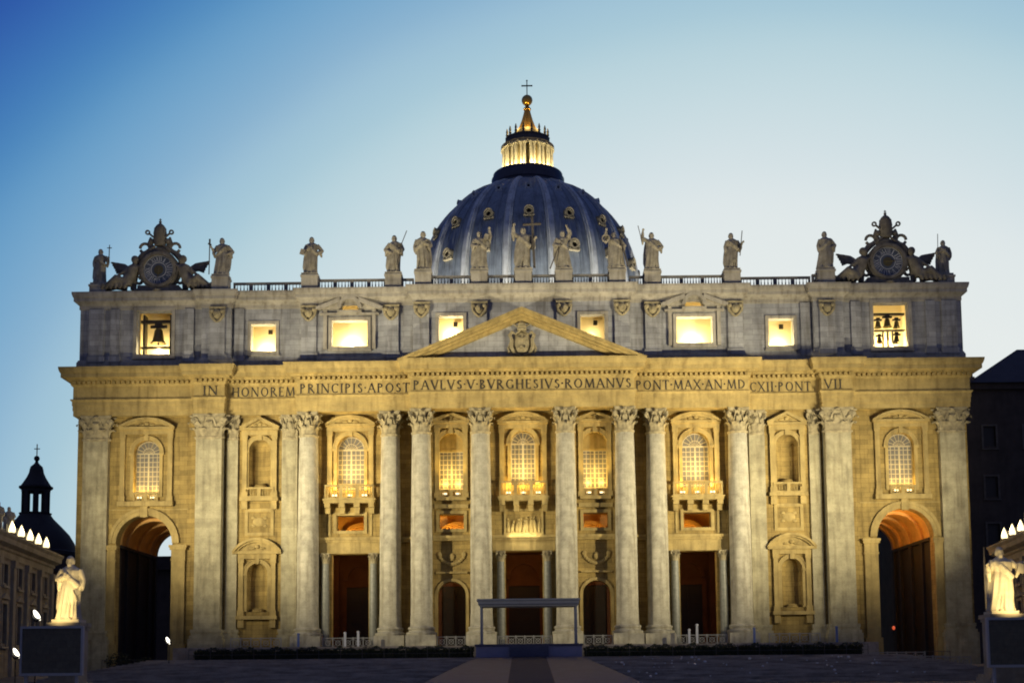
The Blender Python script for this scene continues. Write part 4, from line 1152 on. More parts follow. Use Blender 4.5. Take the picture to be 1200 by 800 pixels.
for i, (lb, la, ra, kw, acc) in enumerate(stats):
    x, y, z = PED_TOP[i]
    statue(lb, (x, y, z), HS[i], la, ra, 11 + i, acc, group=G, **kw)

# ------------------------------------------------------------------ clocks
def angel_mb(s):                  # reclining winged figure, head towards the clock, s=+1: clock on its left (-x)
    m = MB()
    P = lambda *a: Vector((a[0] * s, a[1], a[2]))
    m.tube([P(.2, -.4, .75), P(-.25, -.35, 1.5), P(-.55, -.3, 2.35), P(-.6, -.3, 2.7)], [.62, .6, .62, .3], 12)
    m.sphere(P(-.72, -.42, 3.15), (.36, .4, .44), 12, 9); m.sphere(P(-.66, -.3, 3.25), (.4, .42, .4), 10, 8)
    m.tube([P(.1, -.55, .75), P(1.0, -.95, 1.15), P(1.9, -.8, .45), P(2.5, -.8, .2)], [.5, .42, .3, .14], 10)
    m.tube([P(.1, -.2, .6), P(1.2, -.4, .6), P(2.4, -.4, .25), P(3.0, -.45, .15)], [.5, .42, .3, .14], 10)
    m.tube([P(-.85, -.35, 2.45), P(-1.35, -.5, 2.5), P(-1.75, -.45, 3.0)], [.24, .2, .13], 8)
    m.tube([P(-.2, -.35, 2.45), P(.35, -.6, 1.9), P(.9, -.75, 1.5)], [.24, .19, .12], 8)
    for k in range(5):             # wing
        t = k / 4
        m.tube([P(-.1, .1, 2.2), P(.55 + .25 * t, .2, 2.75 - .35 * t), P(1.35 + .55 * (1 - t), .2, 3.15 - 1.15 * t)], [.3, .26, .09], 7)
    for k in range(6):
        x = -.2 + k * .45
        m.tube([P(x, -.6, .9 - .1 * k), P(x + .3, -.95, .5), P(x + .35, -1.0, .08)], [.2, .24, .1], 7)
    return m
def clock(xc, label, hh, mm):
    t = thing('clock', label, 'clock', (xc, .6, 46.24))
    m = MB(); m.box(-3.1, 3.1, -.9, .9, 0, .55); m.box(-2.7, 2.7, -.8, .8, .55, 1.0); m.box(-6.3, 6.3, -.8, .8, 0, .32)
    m.build('plinth', 'clockstone', t)
    m = MB(); zc = 3.1
    m.arch_ring(0, zc, 1.98, 2.35, -1.0, .6, 0, 2 * math.pi, 40); m.arch_ring(0, zc, 2.35, 2.62, -.75, .6, 0, 2 * math.pi, 40)
    m.lathe([(2.1, 0), (2.1, .2)], 0, 0, 4)
    m.prism_xz([(2.0 * math.cos(i * math.pi / 12), zc + 2.0 * math.sin(i * math.pi / 12)) for i in range(24)], -.45, .5)
    m.build('dial_frame', 'clockstone', t)
    dl = MB().prism_xz([(1.96 * math.cos(i * math.pi / 18), zc + 1.96 * math.sin(i * math.pi / 18)) for i in range(36)], -.6, -.455).build('dial', 'dial', t)
    mk = MB(); mk.arch_ring(0, zc, 1.86, 1.93, -.63, -.605, 0, 2 * math.pi, 40); mk.arch_ring(0, zc, .95, 1.02, -.63, -.605, 0, 2 * math.pi, 30)
    mk.build('minute_ring', 'dialpale', dl)
    nm = MB()
    for k, tx in enumerate(('XII', 'I', 'II', 'III', 'IV', 'V', 'VI', 'VII', 'VIII', 'IX', 'X', 'XI')):
        a = -2 * math.pi * k / 12
        q = text_mesh(tx, -.13 * len(tx), .13 * len(tx), 1.14, .62, 0, .02)
        nm.merge(q, Matrix.Translation((0, -.625, zc)) @ Matrix.Rotation(-a, 4, 'Y'))
    nm.build('numeral', 'dialpale', dl)
    hd = MB(); a = math.pi / 2 - 2 * math.pi * (hh + mm / 60) / 12; b = math.pi / 2 - 2 * math.pi * mm / 60
    hd.tube([(-.3 * math.cos(a), -.7, zc - .3 * math.sin(a)), (1.0 * math.cos(a), -.7, zc + 1.0 * math.sin(a))], [.09, .05], 5)
    hd.sphere((0, -.68, zc), (.62, .05, .62), 16, 6)
    hd.build('hand', 'bellmetal', dl)
    m = MB()
    for q in (-1, 1):
        pts = [(q * (2.75 + .75 * (1 - i / 24) * math.cos(i * .5)), -.1, 2.0 + .95 * (1 - i / 24) * math.sin(i * .5)) for i in range(20)]
        m.tube(pts, [.28 - .008 * i for i in range(20)], 7)
        m.tube([(q * 3.4, -.1, .6), (q * 3.35, -.1, 1.6), (q * 2.9, -.1, 3.6), (q * 2.75, -.1, 4.6), (q * 2.2, -.1, 5.3), (q * 1.5, -.1, 5.75)], [.4, .42, .36, .4, .42, .3], 8)
        pts = [(q * (2.0 + .62 * math.cos(i * .45)), -.1, 6.15 + .62 * math.sin(i * .45)) for i in range(14)]
        m.tube(pts, .2, 7)
        m.tube([(q * .4, -.1, 5.7), (q * 1.0, -.2, 6.2), (q * 1.4, -.1, 6.9), (q * 1.25, -.1, 7.6)], [.3, .34, .28, .14], 7)
        m.sphere((q * 1.05, -.3, 7.0), (.4, .35, .4), 8, 6)
    m.tube([(-1.7, -.1, 5.75), (0, -.2, 5.95), (1.7, -.1, 5.75)], [.3, .42, .3], 8)
    m.build('scroll', 'clockstone', t, smooth=True)
    m = MB()
    for q in (-1, 1):
        m.tube([(-q * 1.1, -.5, 5.9), (q * 1.35, -.5, 8.0)], .14, 6)
        m.arch_ring(q * 1.55, 8.15, .16, .34, -.6, -.4, 0, 2 * math.pi, 10)
        m.box(-q * 1.3, -q * .95, -.58, -.42, 5.75, 6.1)
    m.build('crossed_keys', 'clockstone', t)
    m = MB(); m.lathe([(.62, 6.4), (.8, 6.7), (.78, 7.2), (.86, 7.3), (.84, 7.9), (.88, 8.0), (.78, 8.6), (.8, 8.7), (.5, 9.15), (.2, 9.4), (.12, 9.5)], 0, -.2, 18)
    m.sphere((0, -.2, 9.62), .2, 8, 6); m.box(-.05, .05, -.25, -.15, 9.75, 10.1); m.box(-.16, .16, -.25, -.15, 9.9, 9.98)
    m.build('papal_tiara', 'clockstone', t, smooth=True, angle=50)
    for q in (-1, 1):
        am = MB().merge(angel_mb(q), Matrix.Scale(1.32, 4)); remeshed(am, 'angel', 'clockstone', .11, t, (q * 4.0, -.1, .25))
    q = 1 if xc > 0 else -1
    return t
clock(-47.2, 'left roof clock with dark dial under a papal tiara between two angels', 6, 10)
clock(47.5, 'right roof clock with blue grey dial under a papal tiara between two angels', 2, 45)

# ------------------------------------------------------------------ bells in the two lit openings of the attic
def bell(label, loc, r):
    t = thing('bell', label, 'bell', loc)
    MB().lathe([(.02 * r, 1.9 * r), (.35 * r, 1.85 * r), (.5 * r, 1.6 * r), (.58 * r, 1.0 * r), (.72 * r, .4 * r), (1.0 * r, 0), (.9 * r, .02 * r), (.6 * r, .5 * r)], seg=24).build('bell_body', 'bellmetal', t, smooth=True)
    y = MB(); y.box(-1.0 * r, 1.0 * r, -.15, .15, 1.95 * r, 2.3 * r); y.box(-.45 * r, .45 * r, -.2, .2, 2.3 * r, 2.7 * r); y.build('yoke', 'bronze', t)
    c = MB(); c.tube([(0, 0, 1.0 * r), (0, 0, -.1 * r)], .06 * r + .02, 6); c.sphere((0, 0, -.1 * r), .14 * r, 8, 6); c.build('clapper', 'bronze', t)
    return t
bell('great bronze bell hanging in the lit opening under the left clock', (-47.45, 1.4, 39.9), 1.05)
m = MB()
for q in (-1, 1): m.box(-47.5 + q * 1.75 - .14, -47.5 + q * 1.75 + .14, 1.0, 2.2, 38.05, 43.6)
m.box(-49.7, -45.3, 1.1, 1.7, 42.55, 42.95); m.box(-49.7, -45.3, 1.15, 1.65, 39.2, 39.45)
tag(m.build('bell_stand', 'bronze'), 'dark timber stand holding the great bell under the left clock', 'bell stand')
for dx, z, r in ((-1.2, 40.9, .5), (1.2, 40.9, .5), (0, 41.0, .62), (-1.1, 38.9, .45), (1.15, 38.9, .52)):
    w_ = {(-1.2, 40.9): 'upper left', (1.2, 40.9): 'upper right', (0, 41.0): 'upper middle', (-1.1, 38.9): 'lower left', (1.15, 38.9): 'lower right'}[(dx, z)]
    bell('small bell under the right clock, the %s one of five' % w_, (47.5 + dx, 1.3, z), r)['group'] = 'small bells under the right clock'
m = MB(); m.box(45.3, 49.7, 1.0, 1.6, 40.45, 40.62); m.box(45.3, 49.7, 1.0, 1.6, 42.55, 42.8)
for q in (-1, 0, 1): m.box(47.5 + q * .62 - .07, 47.5 + q * .62 + .07, 1.05, 1.55, 38.05, 40.445)
tag(m.build('bell_stand', 'bronze'), 'dark stand carrying the five small bells under the right clock', 'bell stand')

# ------------------------------------------------------------------ lamps at the windows
def window_lamp(x, y, z, lb, gp):
    t = thing('window_lamp', lb, 'lamp', (x, y, z), 0, gp)
    m = MB(); m.box(-.28, .28, -.16, .16, 0, .1); m.box(-.22, .22, -.12, .12, .1, .34); m.build('lamp_housing', 'darkiron', t)
    MB().box(-.3, .3, -.14, .14, .345, .56).build('lamp_lens', 'glow', t)
wl = [(-48.25, -.05, 19.0, (-.85, .85), 'outer left arched window', 150), (48.25, -.05, 19.0, (-.85, .85), 'outer right arched window', 150),
      (-22.15, -.55, 18.98, (-1.9, 0, 1.9), 'left balcony window', 430), (22.15, -.55, 18.98, (-1.9, 0, 1.9), 'right balcony window', 430),
      (0, -1.5, 18.98, (-1.9, 0, 1.9), 'central balcony window', 400),
      (-9.15, -.66, 19.02, (-.8, .8), 'narrow window left of the centre', 420), (9.15, -.66, 19.02, (-.8, .8), 'narrow window right of the centre', 420)]
for x, y, z, dxs, nm, pw in wl:
    for dx in dxs:
        window_lamp(x + dx, y, z, 'small glowing lamp at the foot of the ' + nm, 'lamps at the foot of the ' + nm)
        point('window_lamp_light', (x + dx, y - .05 + (.3 if abs(x) == 9.15 else (.35 if abs(x) < 30 else .1)), z + (1.9 if abs(x) == 9.15 else 1.5)), pw * (.36 if abs(x) < 30 else .7), GOLD, .35)  # unseen lights raised above the lamps to even out the window glow
for x, y, pw in ((-22.15, -1.5, 1500), (22.15, -1.5, 1500), (0, -2.5, 1500), (-9.15, -1.9, 1000), (9.15, -1.9, 1000), (-48.25, -1.2, 300), (48.25, -1.2, 300)):
    spot('window_lamp_beam', (x, y, 21.3), (x, .6, 27.0), pw, 140, (1.0, .68, .19), .8, .3)      # added unseen spot before each window, brightening its whole bay
for x in (-1.5, -.5, .5, 1.5): point('relief_lamp_light', (x, -1.75, 14.3), 50, (1, .88, .55), .15)
for s in (-1, 1):
    point('passage_lamp', (s * 47.2 + (0 if s > 0 else 0), 11.0, 15.2), 150 if s > 0 else 22, AMBER, .3)
    if s > 0: point('passage_lamp', (46.4, 3.0, 15.0), 560, (1, .5, .1), .3)
#PART3
# ------------------------------------------------------------------ the two wings and their roof lamps
def wing_matrix(s):
    y0 = -112.0; o = Vector((-(wing_x(y0)), y0, 0)); d = Vector((-.135, 1, 0)).normalized()
    m = Matrix(((d.x, -d.y, 0, o.x), (d.y, d.x, 0, o.y), (0, 0, 1, 0), (0, 0, 0, 1)))
    return m if s < 0 else Matrix.Scale(-1, 4, (1, 0, 0)) @ m
LW = 107.0
for s in (-1, 1):
    WM = wing_matrix(s)
    t = thing('wing_building', 'long low %s wing with pilasters and lamps along its cornice' % ('left' if s < 0 else 'right'), 'building')
    def wp(mb, nm, m, sm=False): return MB().merge(mb, WM).build(nm, m, t, smooth=sm, angle=40)
    m = MB(); ops = []; u = 4.0
    while u < LW - 3:
        ops.append(('rect', u, 1.9, 0.2, 4.4)); ops.append(('rect', u, 1.7, 6.6, 8.6)); u += 6.2
    m.wall(0, LW, -6, 11.0, 0, .5, ops); m.quad((0, 0, 11), (LW, 0, 11), (LW, 12, 11), (0, 12, 11)); m.quad((LW, 0, -6), (LW, 12, -6), (LW, 12, 11), (LW, 0, 11))
    wp(m, 'wall', 'wing')
    wp(MB().sweep([(0, 0), (LW, 0), (LW, 12)], [(.05, 9.2), (.12, 9.25), (.12, 9.9), (.3, 10.05), (.3, 10.3), (.9, 10.6), (.95, 11.1), (1.15, 11.4), (1.15, 11.6), (-.2, 11.65), (-.2, 12.2), (-.9, 12.25)]), 'cornice', 'wingtrim')
    for o in ops:
        if o[1] < 50: continue
        k, uc, wd, za, zb = o; f = MB()
        for q in (-1, 1): f.box(uc + q * wd / 2, uc + q * (wd / 2 + .3), -.15, .05, za - .3, zb + .3)
        f.box(uc - wd / 2, uc + wd / 2, -.15, .05, zb + .003, zb + .3); f.box(uc - wd / 2 - .4, uc + wd / 2 + .4, -.3, .05, za - .55, za - .3)
        if zb < 5: f.prism_xz([(uc - 1.6, zb + .5), (uc + 1.6, zb + .5), (uc, zb + 1.2)], -.3, .05)
        w_ = MB().merge(f, WM).build('window', 'wingtrim', t)
        MB().merge(MB().box(uc - wd / 2, uc + wd / 2, .3, .4, za, zb), WM).build('pane', 'door', w_)
    u = .9
    while u < LW:
        if u > 45:
            p = MB(); p.box(u - .55, u + .55, -.35, .05, -4.0, 8.4); p.box(u - .75, u + .75, -.5, .05, -6, -3.7); p.box(u - .7, u + .7, -.5, .05, 8.4, 9.19)
            wp(p, 'pilaster', 'wingtrim')
        u += 6.2
    # lamps on the cornice
    ylist = [-12, -16, -20, -24, -28, -36, -44, -52, -60, -68, -76]
    gp = 'floodlights along the %s wing roof' % ('left' if s < 0 else 'right')
    L0 = None
    for y in ylist:
        if L0 is None:
            L0 = lt = thing('floodlight', 'bright floodlight on the cornice of the %s wing' % ('left' if s < 0 else 'right'), 'floodlight', (0, 0, 0), 0, gp)
            b = MB(); b.box(-.1, .1, -.35, .35, 0, .12); b.box(-.06, .06, -.06, .06, .12, .5)
            b.build('stand', 'darkiron', lt)
            b = MB(); b.prism_xz([(-.5, .25), (.3, .1), (.3, .28), (-.34, .3), (-.34, 1.2), (-.45, 1.2)], -.5, .5); b.build('lamp_housing', 'darkiron', lt)
            b = MB(); b.lathe([(.30, .30), (.36, .42), (.34, .7), (.22, 1.1), (.10, 1.4), (.01, 1.6)], .05, 0, 14); b.build('lamp_lens', 'glow', lt, smooth=True)  # teardrop shape puts the lamp's glow on the parapet into the lens
        else: lt = copy_tree(L0)
        lt.location = (s * (wing_x(y) - .55), y, 11.64); lt.rotation_euler = (0, 0, (-.12 if s < 0 else math.pi + .12))
        if y > -30: point('wing_lamp_glow', (s * (wing_x(y) - 1.1), y - .3, 12.7), 90, (1, .85, .5), .3)
for s, y, lb, la, ra, sd in ((-1, -21.5, 'small dark saint on the left wing roof, the nearer of two', 'hip', 'chest', 41), (-1, -26, 'small dark saint on the left wing roof at the picture edge', 'up', 'down', 42),
                             (1, -16, 'small dim saint on the right wing roof above its lamps', 'chest', 'hip', 43)):
    statue(lb, (s * (wing_x(y) + 1.5), y, 12.2), 3.4, la, ra, sd, vox=.07, group='small saints on the wing roofs')

# ------------------------------------------------------------------ dark things behind the wings
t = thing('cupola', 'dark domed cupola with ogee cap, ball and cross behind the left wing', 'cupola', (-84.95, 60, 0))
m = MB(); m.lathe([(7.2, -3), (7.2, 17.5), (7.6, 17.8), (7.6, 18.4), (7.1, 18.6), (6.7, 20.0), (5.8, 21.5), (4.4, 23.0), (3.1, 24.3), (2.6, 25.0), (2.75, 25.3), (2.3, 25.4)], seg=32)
m.build('lower_dome', 'shadeblack', t, smooth=True, angle=35)
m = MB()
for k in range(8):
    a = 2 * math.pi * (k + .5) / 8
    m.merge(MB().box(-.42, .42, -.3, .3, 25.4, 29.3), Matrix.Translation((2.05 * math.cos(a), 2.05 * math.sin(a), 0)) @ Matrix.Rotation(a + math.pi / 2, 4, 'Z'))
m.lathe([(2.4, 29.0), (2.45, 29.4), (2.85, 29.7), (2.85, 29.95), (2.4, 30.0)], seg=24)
m.build('lantern', 'shadeblack', t)
m = MB(); m.lathe([(2.6, 30.0), (2.2, 30.6), (1.6, 31.6), (1.25, 32.4), (1.15, 33.0), (1.0, 33.5), (.55, 33.9), (.3, 34.2), (.25, 34.5)], seg=24); m.sphere((0, 0, 34.95), .5, 12, 8); m.build('ogee_cap', 'shadeblack', t, smooth=True)
m = MB(); m.box(-.07, .07, -.07, .07, 35.3, 37.5); m.box(-.5, .5, -.07, .07, 36.6, 36.74); m.build('cross', 'bronze', t)
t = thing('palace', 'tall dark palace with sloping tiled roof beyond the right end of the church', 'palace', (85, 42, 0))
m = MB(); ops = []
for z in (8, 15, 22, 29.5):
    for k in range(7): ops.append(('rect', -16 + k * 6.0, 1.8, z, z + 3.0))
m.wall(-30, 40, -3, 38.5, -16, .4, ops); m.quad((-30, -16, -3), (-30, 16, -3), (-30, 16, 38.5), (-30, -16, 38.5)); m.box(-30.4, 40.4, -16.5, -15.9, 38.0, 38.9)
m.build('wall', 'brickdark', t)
r = MB(); r.add([(-19, -17, 38.9), (41, -17, 38.9), (41, 17, 38.9), (-19, 17, 38.9), (-6, -2, 47.5), (28, -2, 47.5)], [(0, 1, 5, 4), (1, 2, 5), (2, 3, 4, 5), (3, 0, 4)])
r.build('roof', 'tile', t)
r = MB(); r.box(-30.2, -18.5, -15.8, -10, 38.9, 39.6); r.build('parapet', 'brickdark', t)
for o in ops:
    k, x, wd, za, zb = o; f = MB()
    for q in (-1, 1): f.box(x + q * wd / 2, x + q * (wd / 2 + .3), -16.12, -15.9, za - .3, zb + .3)
    f.box(x - wd / 2, x + wd / 2, -16.12, -15.9, zb + .003, zb + .3); f.box(x - wd / 2 - .4, x + wd / 2 + .4, -16.2, -15.9, za - .5, za - .3)
    w_ = f.build('window', 'darkstone', t); MB().box(x - wd / 2, x + wd / 2, -15.7, -15.6, za, zb).build('pane', 'door', w_)
m = MB(); m.lathe([(1.0, 38.9), (1.0, 40.6), (1.25, 40.8), (.7, 41.4), (.35, 42.2), (.2, 43.0), (.02, 44.0)], -19.4, -15, 10); m.box(-21.2, -17.8, -16, -14, 38.9, 40.0)
m.lathe([(.3, 40), (.25, 40.8), (.02, 41.6)], -20.9, -15, 6); m.lathe([(.3, 40), (.25, 40.8), (.02, 41.6)], -18.0, -15, 6)
m.build('pinnacle', 'darkstone', t)
t = thing('house', 'dark house seen as a silhouette through the left end archway', 'house', (-62, 50, 0))
m = MB(); m.box(-30, 22, -4, 10, -3, 14.0); m.build('wall', 'brickdark', t)
m = MB(); m.prism_xz([(-31, 14.0), (23, 14.0), (17, 16.2), (-25, 16.2)], -5, 11); m.build('roof', 'tile', t)

# ------------------------------------------------------------------ statues on pedestals before the church, screens in front of them
for s, x, lb, la, ra, sd, acc, kw in ((-1, -36.25, 'large brightly lit marble saint at the left behind the dark screen', 'chest', 'down', 21, [('key', [(.55, -.75, 2.55), (.95, -.8, 1.7)], .07)], dict(bulk=1.1, lean=-.01)),
                             (1, 37.6, 'brightly lit marble saint with sword and raised arm behind the right screen', 'staff', 'out', 23, [('sword', [(-1.42, -.65, .4), (-1.38, -.65, 5.3)], .06), ('book', (1.5, -.6, 3.6), 0)], dict(bulk=1.2))):
    pt = thing('pedestal', 'stone pedestal under the large marble saint at the %s' % ('left' if s < 0 else 'right'), 'pedestal', (x, -62, -4.75))
    m = MB(); m.box(-1.15, 1.15, -1.15, 1.15, .9, 5.0); m.build('die', 'wingtrim', pt)
    m = MB(); m.box(-1.65, 1.65, -1.65, 1.65, 0, .6); m.box(-1.5, 1.5, -1.5, 1.5, .6, .9); m.build('base', 'wingtrim', pt)
    m = MB(); m.box(-1.25, 1.25, -1.25, 1.25, 5.0, 5.25); m.box(-1.35, 1.35, -1.35, 1.35, 5.25, 5.55); m.build('cap', 'wingtrim', pt)
    statue(lb, (x, -62, .8), 5.35, la, ra, sd, acc, mt='marble', vox=.04, plinth=.25, **kw)
    xs = x + (.85 if s < 0 else -1.0)
    t = thing('screen', 'large dark video screen in a blue grey frame at the %s edge' % ('left' if s < 0 else 'right'), 'screen', (xs, -68, -4.8))
    MB().box(-2.2, 2.2, -.12, .12, 1.62, 4.93).build('display', 'screen', t)
    m = MB()
    m.box(-2.35, 2.35, -.2, .2, 4.933, 5.12); m.box(-2.35, 2.35, -.2, .2, 1.42, 1.617)
    for q in (-1, 1): m.box(q * 2.203, q * 2.35, -.2, .2, 1.62, 4.93)
    m.build('frame', 'screenframe', t)
    for q in (-1, 1):
        l = MB(); l.box(q * 1.9 - .1, q * 1.9 + .1, -.1, .1, 0, 1.42); l.box(q * 1.9 - .15, q * 1.9 + .15, -.9, .9, 0, .1); l.tube([(q * 1.9, .8, .1), (q * 1.9, .1, 1.4)], .05, 6); l.build('leg', 'screenframe', t)
    spot('statue_lamp_beam', (x + s * .9, -66.2, 1.2), (x, -62, 2.6), 1350 if s < 0 else 1800, 70, (1, .74, .32), .8, .15)
    spot('statue_lamp_beam', (x - s * 2.6, -67.0, 1.0), (x, -62, 4.9), 1300, 46, (1, .76, .34), .8, .15)
def lamp_post(lb, x, y, zt, gz, rz):
    t = thing('floodlight', lb, 'floodlight', (x, y, gz), rz)
    h = zt - gz
    m = MB(); m.lathe([(.25, 0), (.2, .08), (.05, .1), (.045, h - .35)], seg=10); m.build('pole', 'darkiron', t)
    m = MB(); m.merge(MB().lathe([(.12, -.3), (.3, .0), (.34, .25)], seg=14), Matrix.Translation((0, 0, h)) @ Matrix.Rotation(.9, 4, 'X')); m.build('lamp_housing', 'darkiron', t, smooth=True)
    m = MB(); m.sphere((0, 0, 0), (.17, .17, .46), 14, 10); q = MB().merge(m, Matrix.Translation((0, -.2, h + .25)) @ Matrix.Rotation(-.55, 4, 'Y')); q.build('lamp_lens', 'glowwhite', t, smooth=True)  # long tilted lens: the lamp's smeared glare put into its shape
lamp_post('white floodlight glaring above the left dark screen', -37.15, -66.6, .95, -4.7, .5)
lamp_post('white floodlight at the foot of the left archway', -39.6, -20, .35, -2.95, -.4)
lamp_post('low white floodlight at the bottom left edge below the wing', -41.2, -60, -1.75, -4.65, .6)
t = thing('lamp', 'tiny red lamp glowing inside the right end archway', 'lamp', (48.2, 6, -2.6))
m = MB(); m.lathe([(.3, 0), (.05, .1), (.05, 4.6)], seg=8); m.build('pole', 'darkiron', t)
m = MB(); m.sphere((0, 0, 4.8), (.2, .2, .26), 10, 8); m.build('lamp_globe', 'glowred', t)

# ------------------------------------------------------------------ dais, canopy, ramp
CX = .45
t = thing('dais', 'blue white cloth covered dais at the head of the central ramp', 'dais', (CX, -15, -1.55))
MB().box(-6.0, 6.0, -2.2, 3.9, 0, 1.3).build('body', 'dais', t)
MB().box(-6.15, 6.15, -2.35, 3.95, 1.303, 1.5).build('floor', 'ramp', t)
m = MB()
for i in range(5): m.box(-2.2, 2.2, -2.2 - .32 * (5 - i), -2.203, 0.04 + .25 * i, .04 + .25 * i + .249)
m.build('front_steps', 'ramp', t)
t = thing('canopy', 'pale open frame canopy with four posts standing on the dais', 'canopy', (CX, -15, -.045))
m = MB(); m.box(-5.75, 5.75, -1.9, 2.0, 4.55, 4.95); m.box(-5.9, 5.9, -2.05, 2.15, 4.953, 5.15); m.box(-5.6, 5.6, -1.7, 1.8, 4.3, 4.547); m.build('roof', 'canopy', t)
for x in (-5.4, 5.4):
    for y in (-1.6, 1.7):
        p = MB(); p.box(x - .11, x + .11, y - .11, y + .11, .1, 4.3); p.box(x - .25, x + .25, y - .25, y + .25, 0, .1); p.build('post', 'canopy', t)
def env(y): return -4.29 + (y + 50) * 2.9 / 35
m = MB()
ya, yb = -17.6, -64.0; za, zb = env(ya) + .12, -4.55
m.add([(CX - 5.9, ya, za), (CX + 5.9, ya, za), (CX + 9.2, yb, zb), (CX - 9.2, yb, zb), (CX - 5.9, ya, za - .4), (CX + 5.9, ya, za - .4), (CX + 9.2, yb, zb - .4), (CX - 9.2, yb, zb - .4)],
      [(3, 2, 1, 0), (4, 5, 6, 7), (0, 1, 5, 4), (2, 3, 7, 6), (1, 2, 6, 5), (3, 0, 4, 7)])
tag(m.build('ramp', 'ramp'), kind='structure')
m = MB(); m.add([(CX - 1.9, ya, za + .012), (CX + 1.9, ya, za + .012), (CX + 1.9, yb, zb + .012), (CX - 1.9, yb, zb + .012), (CX - 1.9, ya, za + .004), (CX + 1.9, ya, za + .004), (CX + 1.9, yb, zb + .004), (CX - 1.9, yb, zb + .004)],
      [(3, 2, 1, 0), (4, 5, 6, 7), (0, 1, 5, 4), (2, 3, 7, 6), (1, 2, 6, 5), (3, 0, 4, 7)])
tag(m.build('carpet', 'carpet'), 'dark carpet strip running down the middle of the pale ramp', 'carpet')

# ------------------------------------------------------------------ hedges, railings, barriers
rnd = random.Random(5)
def hedge(x0, x1, lb):
    m = MB(); core = .35
    m.box(x0 + .1, x1 - .1, -14.2, -13.1, -1.53, -.55)
    n = int((x1 - x0) * 190)
    for i in range(n):
        x = rnd.uniform(x0, x1); top = rnd.random() < .45
        bump = .14 * math.sin(x * 1.7) + .1 * math.sin(x * 4.3)
        y = rnd.uniform(-14.5, -12.9) if top else -14.2 - rnd.uniform(0, .35)
        z = (-.45 + bump + rnd.uniform(-.15, .2)) if top else rnd.uniform(-1.5, -.35 + bump)
        a, b = rnd.uniform(0, 6.28), rnd.uniform(-.9, .9); r = rnd.uniform(.07, .16)
        u = Vector((math.cos(a), math.sin(a), rnd.uniform(-.4, .4))) * r; v = Vector((-math.sin(a) * .5, math.cos(a) * .5, 1.0 + b)).normalized() * r * .7
        c = Vector((x, y, z)); m.quad(c - u, c - v, c + u, c + v)
    tag(m.build('hedge', 'leaf'), lb, 'hedge')
hedge(-38.3, -5.9, 'long dark clipped hedge at the stair head left of the dais'); hedge(6.8, 38.9, 'long dark clipped hedge at the stair head right of the dais')
def railing(x0, x1, y, z, h, lb, dx=2.4):
    t = thing('railing', lb, 'railing', ((x0 + x1) / 2, y, z)); hw = (x1 - x0) / 2
    m = MB(); m.tube([(-hw, 0, h), (hw, 0, h)], .035, 6); m.tube([(-hw, 0, h * .5), (hw, 0, h * .5)], .025, 6); m.build('rail', 'darkrail', t)
    n = int((x1 - x0) / dx)
    for i in range(n + 1):
        x = -hw + 2 * hw * i / n; p = MB(); p.tube([(x, 0, 0), (x, 0, h + .08)], .035, 6); p.build('post', 'darkrail', t)
railing(-38.6, -6.2, -15.3, -1.55, 1.2, 'thin metal railing before the hedge left of the dais')
railing(7.0, 39.2, -15.3, -1.55, 1.2, 'thin metal railing before the hedge right of the dais')
BG = 'crossed barriers between the column bases'
def barrier(x0, x1, y, z, lb):
    t = thing('barrier', lb, 'barrier', ((x0 + x1) / 2, y, z), 0, BG); hw = (x1 - x0) / 2; n = max(2, round(2 * hw / 1.15)); h = 1.3
    m = MB()
    m.box(-hw, hw, -.05, .05, h - .1, h); m.box(-hw, hw, -.05, .05, .08, .16); m.build('rail', 'iron', t)
    for i in range(n + 1):
        x = -hw + 2 * hw * i / n; p = MB(); p.box(x - .06, x + .06, -.06, .06, 0, h + .06); p.build('post', 'iron', t)
    for i in range(n):
        xa = -hw + 2 * hw * i / n; xb = -hw + 2 * hw * (i + 1) / n; p = MB()
        p.tube([(xa, 0, .16), (xb, 0, h - .1)], .03, 5); p.tube([(xa, .02, h - .1), (xb, .02, .16)], .03, 5)
        p.arch_ring((xa + xb) / 2, h * .5, .26, .34, -.04, .04, 0, 2 * math.pi, 14); p.build('lattice', 'iron', t)
barrier(-25.2, -18.9, -2.2, 0, 'crossed metal barrier before the left columned door'); barrier(18.9, 25.2, -2.2, 0, 'crossed metal barrier before the right columned door')
barrier(-10.8, -7.4, -3.4, 0, 'crossed metal barrier before the small arched door left of the centre'); barrier(7.4, 10.8, -3.4, 0, 'crossed metal barrier before the small arched door right of the centre')
barrier(-3.3, 3.3, -3.4, 0, 'crossed metal barrier before the central door behind the canopy')
barrier(-36.2, -30.0, -4.5, 0, 'crossed metal barrier below the lower left niche'); barrier(30.0, 36.2, -4.5, 0, 'crossed metal barrier below the lower right niche')
barrier(40.0, 46.5, -12.5, -2.0 - .55, 'crossed metal barrier at the right end of the hedge')
m = MB()
for i in range(60):
    x = rnd.uniform(9, 37); y = rnd.uniform(-46, -19); z = env(y) + .10; r = rnd.uniform(.05, .13)
    m.sphere((x, y, z + r * .5), (r * rnd.uniform(.8, 1.6), r, r * rnd.uniform(.5, 1.2)), 6, 4)
tag(m.build('litter', 'post'), 'small pale scraps scattered over the stairs right of the ramp', 'litter', kind='stuff')
for x0, x1, y, z, lb in ((39.5, 44.5, -26, -2.75, 'dull crossed barrier standing on the apron right of the stairs'), (44.8, 48.6, -22, -2.8, 'dull crossed barrier nearest the right end archway on the apron')):
    barrier(x0, x1, y, z - .45, lb)
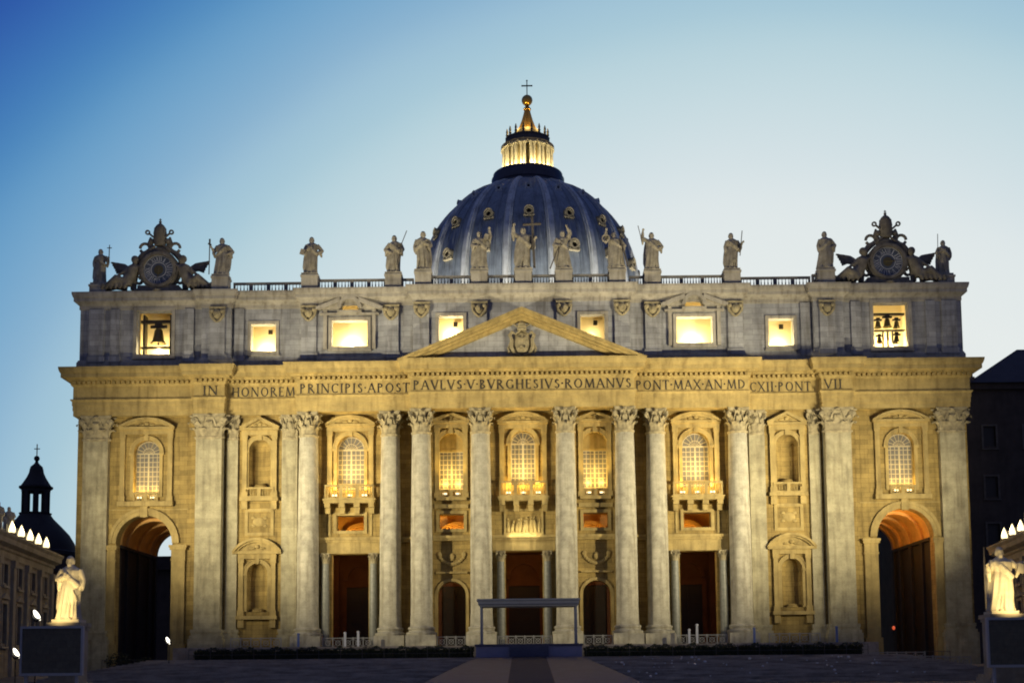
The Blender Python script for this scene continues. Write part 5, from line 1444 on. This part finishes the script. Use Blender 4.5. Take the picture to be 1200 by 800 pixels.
def slim(x, y, z, h, mt, lb):
    t = thing('post', lb, 'post', (x, y, z))
    MB().box(-.13, .13, -.13, .13, .1, h).build('shaft', mt, t); MB().box(-.28, .28, -.28, .28, 0, .1).build('foot', 'darkiron', t)
    MB().lathe([(.19, h), (.19, h + .12), (.05, h + .2)], seg=8).build('cap', mt, t)
slim(-21.9, -6, 0, 1.7, 'post', 'pale slim post before the left columned door, the left one of two'); slim(-20.3, -6, 0, 1.8, 'post', 'pale slim post before the left columned door, the right one of two')
slim(20.0, -6, 0, 1.7, 'post', 'pale slim post before the right columned door, the shorter one'); slim(20.95, -6, 0, 2.3, 'post', 'pale slim post before the right columned door, the taller one')
slim(27.9, -6, 0, 1.8, 'bluepost', 'blue slim post at the base of the outermost right column'); slim(37.9, -6, 0, 1.9, 'bluepost', 'blue slim post at the base of the right giant pilaster')
slim(-27.6, -6, 0, 1.6, 'bluepost', 'blue slim post at the base of the outermost left column')
def shrub(x, y, z, rr, lb):
    t = thing('shrub', lb, 'shrub', (x, y, z))
    m = MB()
    for i in range(5): m.tube([(0, 0, 0), (rnd.uniform(-.3, .3) * rr, rnd.uniform(-.3, .3) * rr, rr * .5), (rnd.uniform(-.7, .7) * rr, rnd.uniform(-.6, .6) * rr, rr * 1.2)], [.06, .04, .02], 5)
    m.build('stem', 'darkiron', t)
    m = MB()
    for i in range(900):
        d = Vector((rnd.gauss(0, 1), rnd.gauss(0, 1), rnd.gauss(0, .8))).normalized() * rr * (.55 + .45 * rnd.random()) ; c = Vector((d.x * 1.15, d.y, d.z * .8 + rr * .85))
        a = rnd.uniform(0, 6.28); r = rnd.uniform(.08, .17); u = Vector((math.cos(a), math.sin(a), rnd.uniform(-.5, .5))) * r; v = Vector((-math.sin(a), math.cos(a), rnd.uniform(-1, 1))).normalized() * r * .6
        m.quad(c - u, c - v, c + u, c + v)
    m.build('foliage', 'leaf', t)
shrub(-49.6, -6, -2.75, 1.5, 'dark bushy shrub in the left end archway, the outer one'); shrub(-46.6, -5, -2.75, 1.15, 'dark bushy shrub in the left end archway, the inner one')
railing(44.5, 52.5, -3, -2.65, 1.6, 'pale metal railing across the right end archway', 1.0)
railing(-52.5, -44.5, -3, -2.65, 1.4, 'pale metal railing across the left end archway', 1.0)
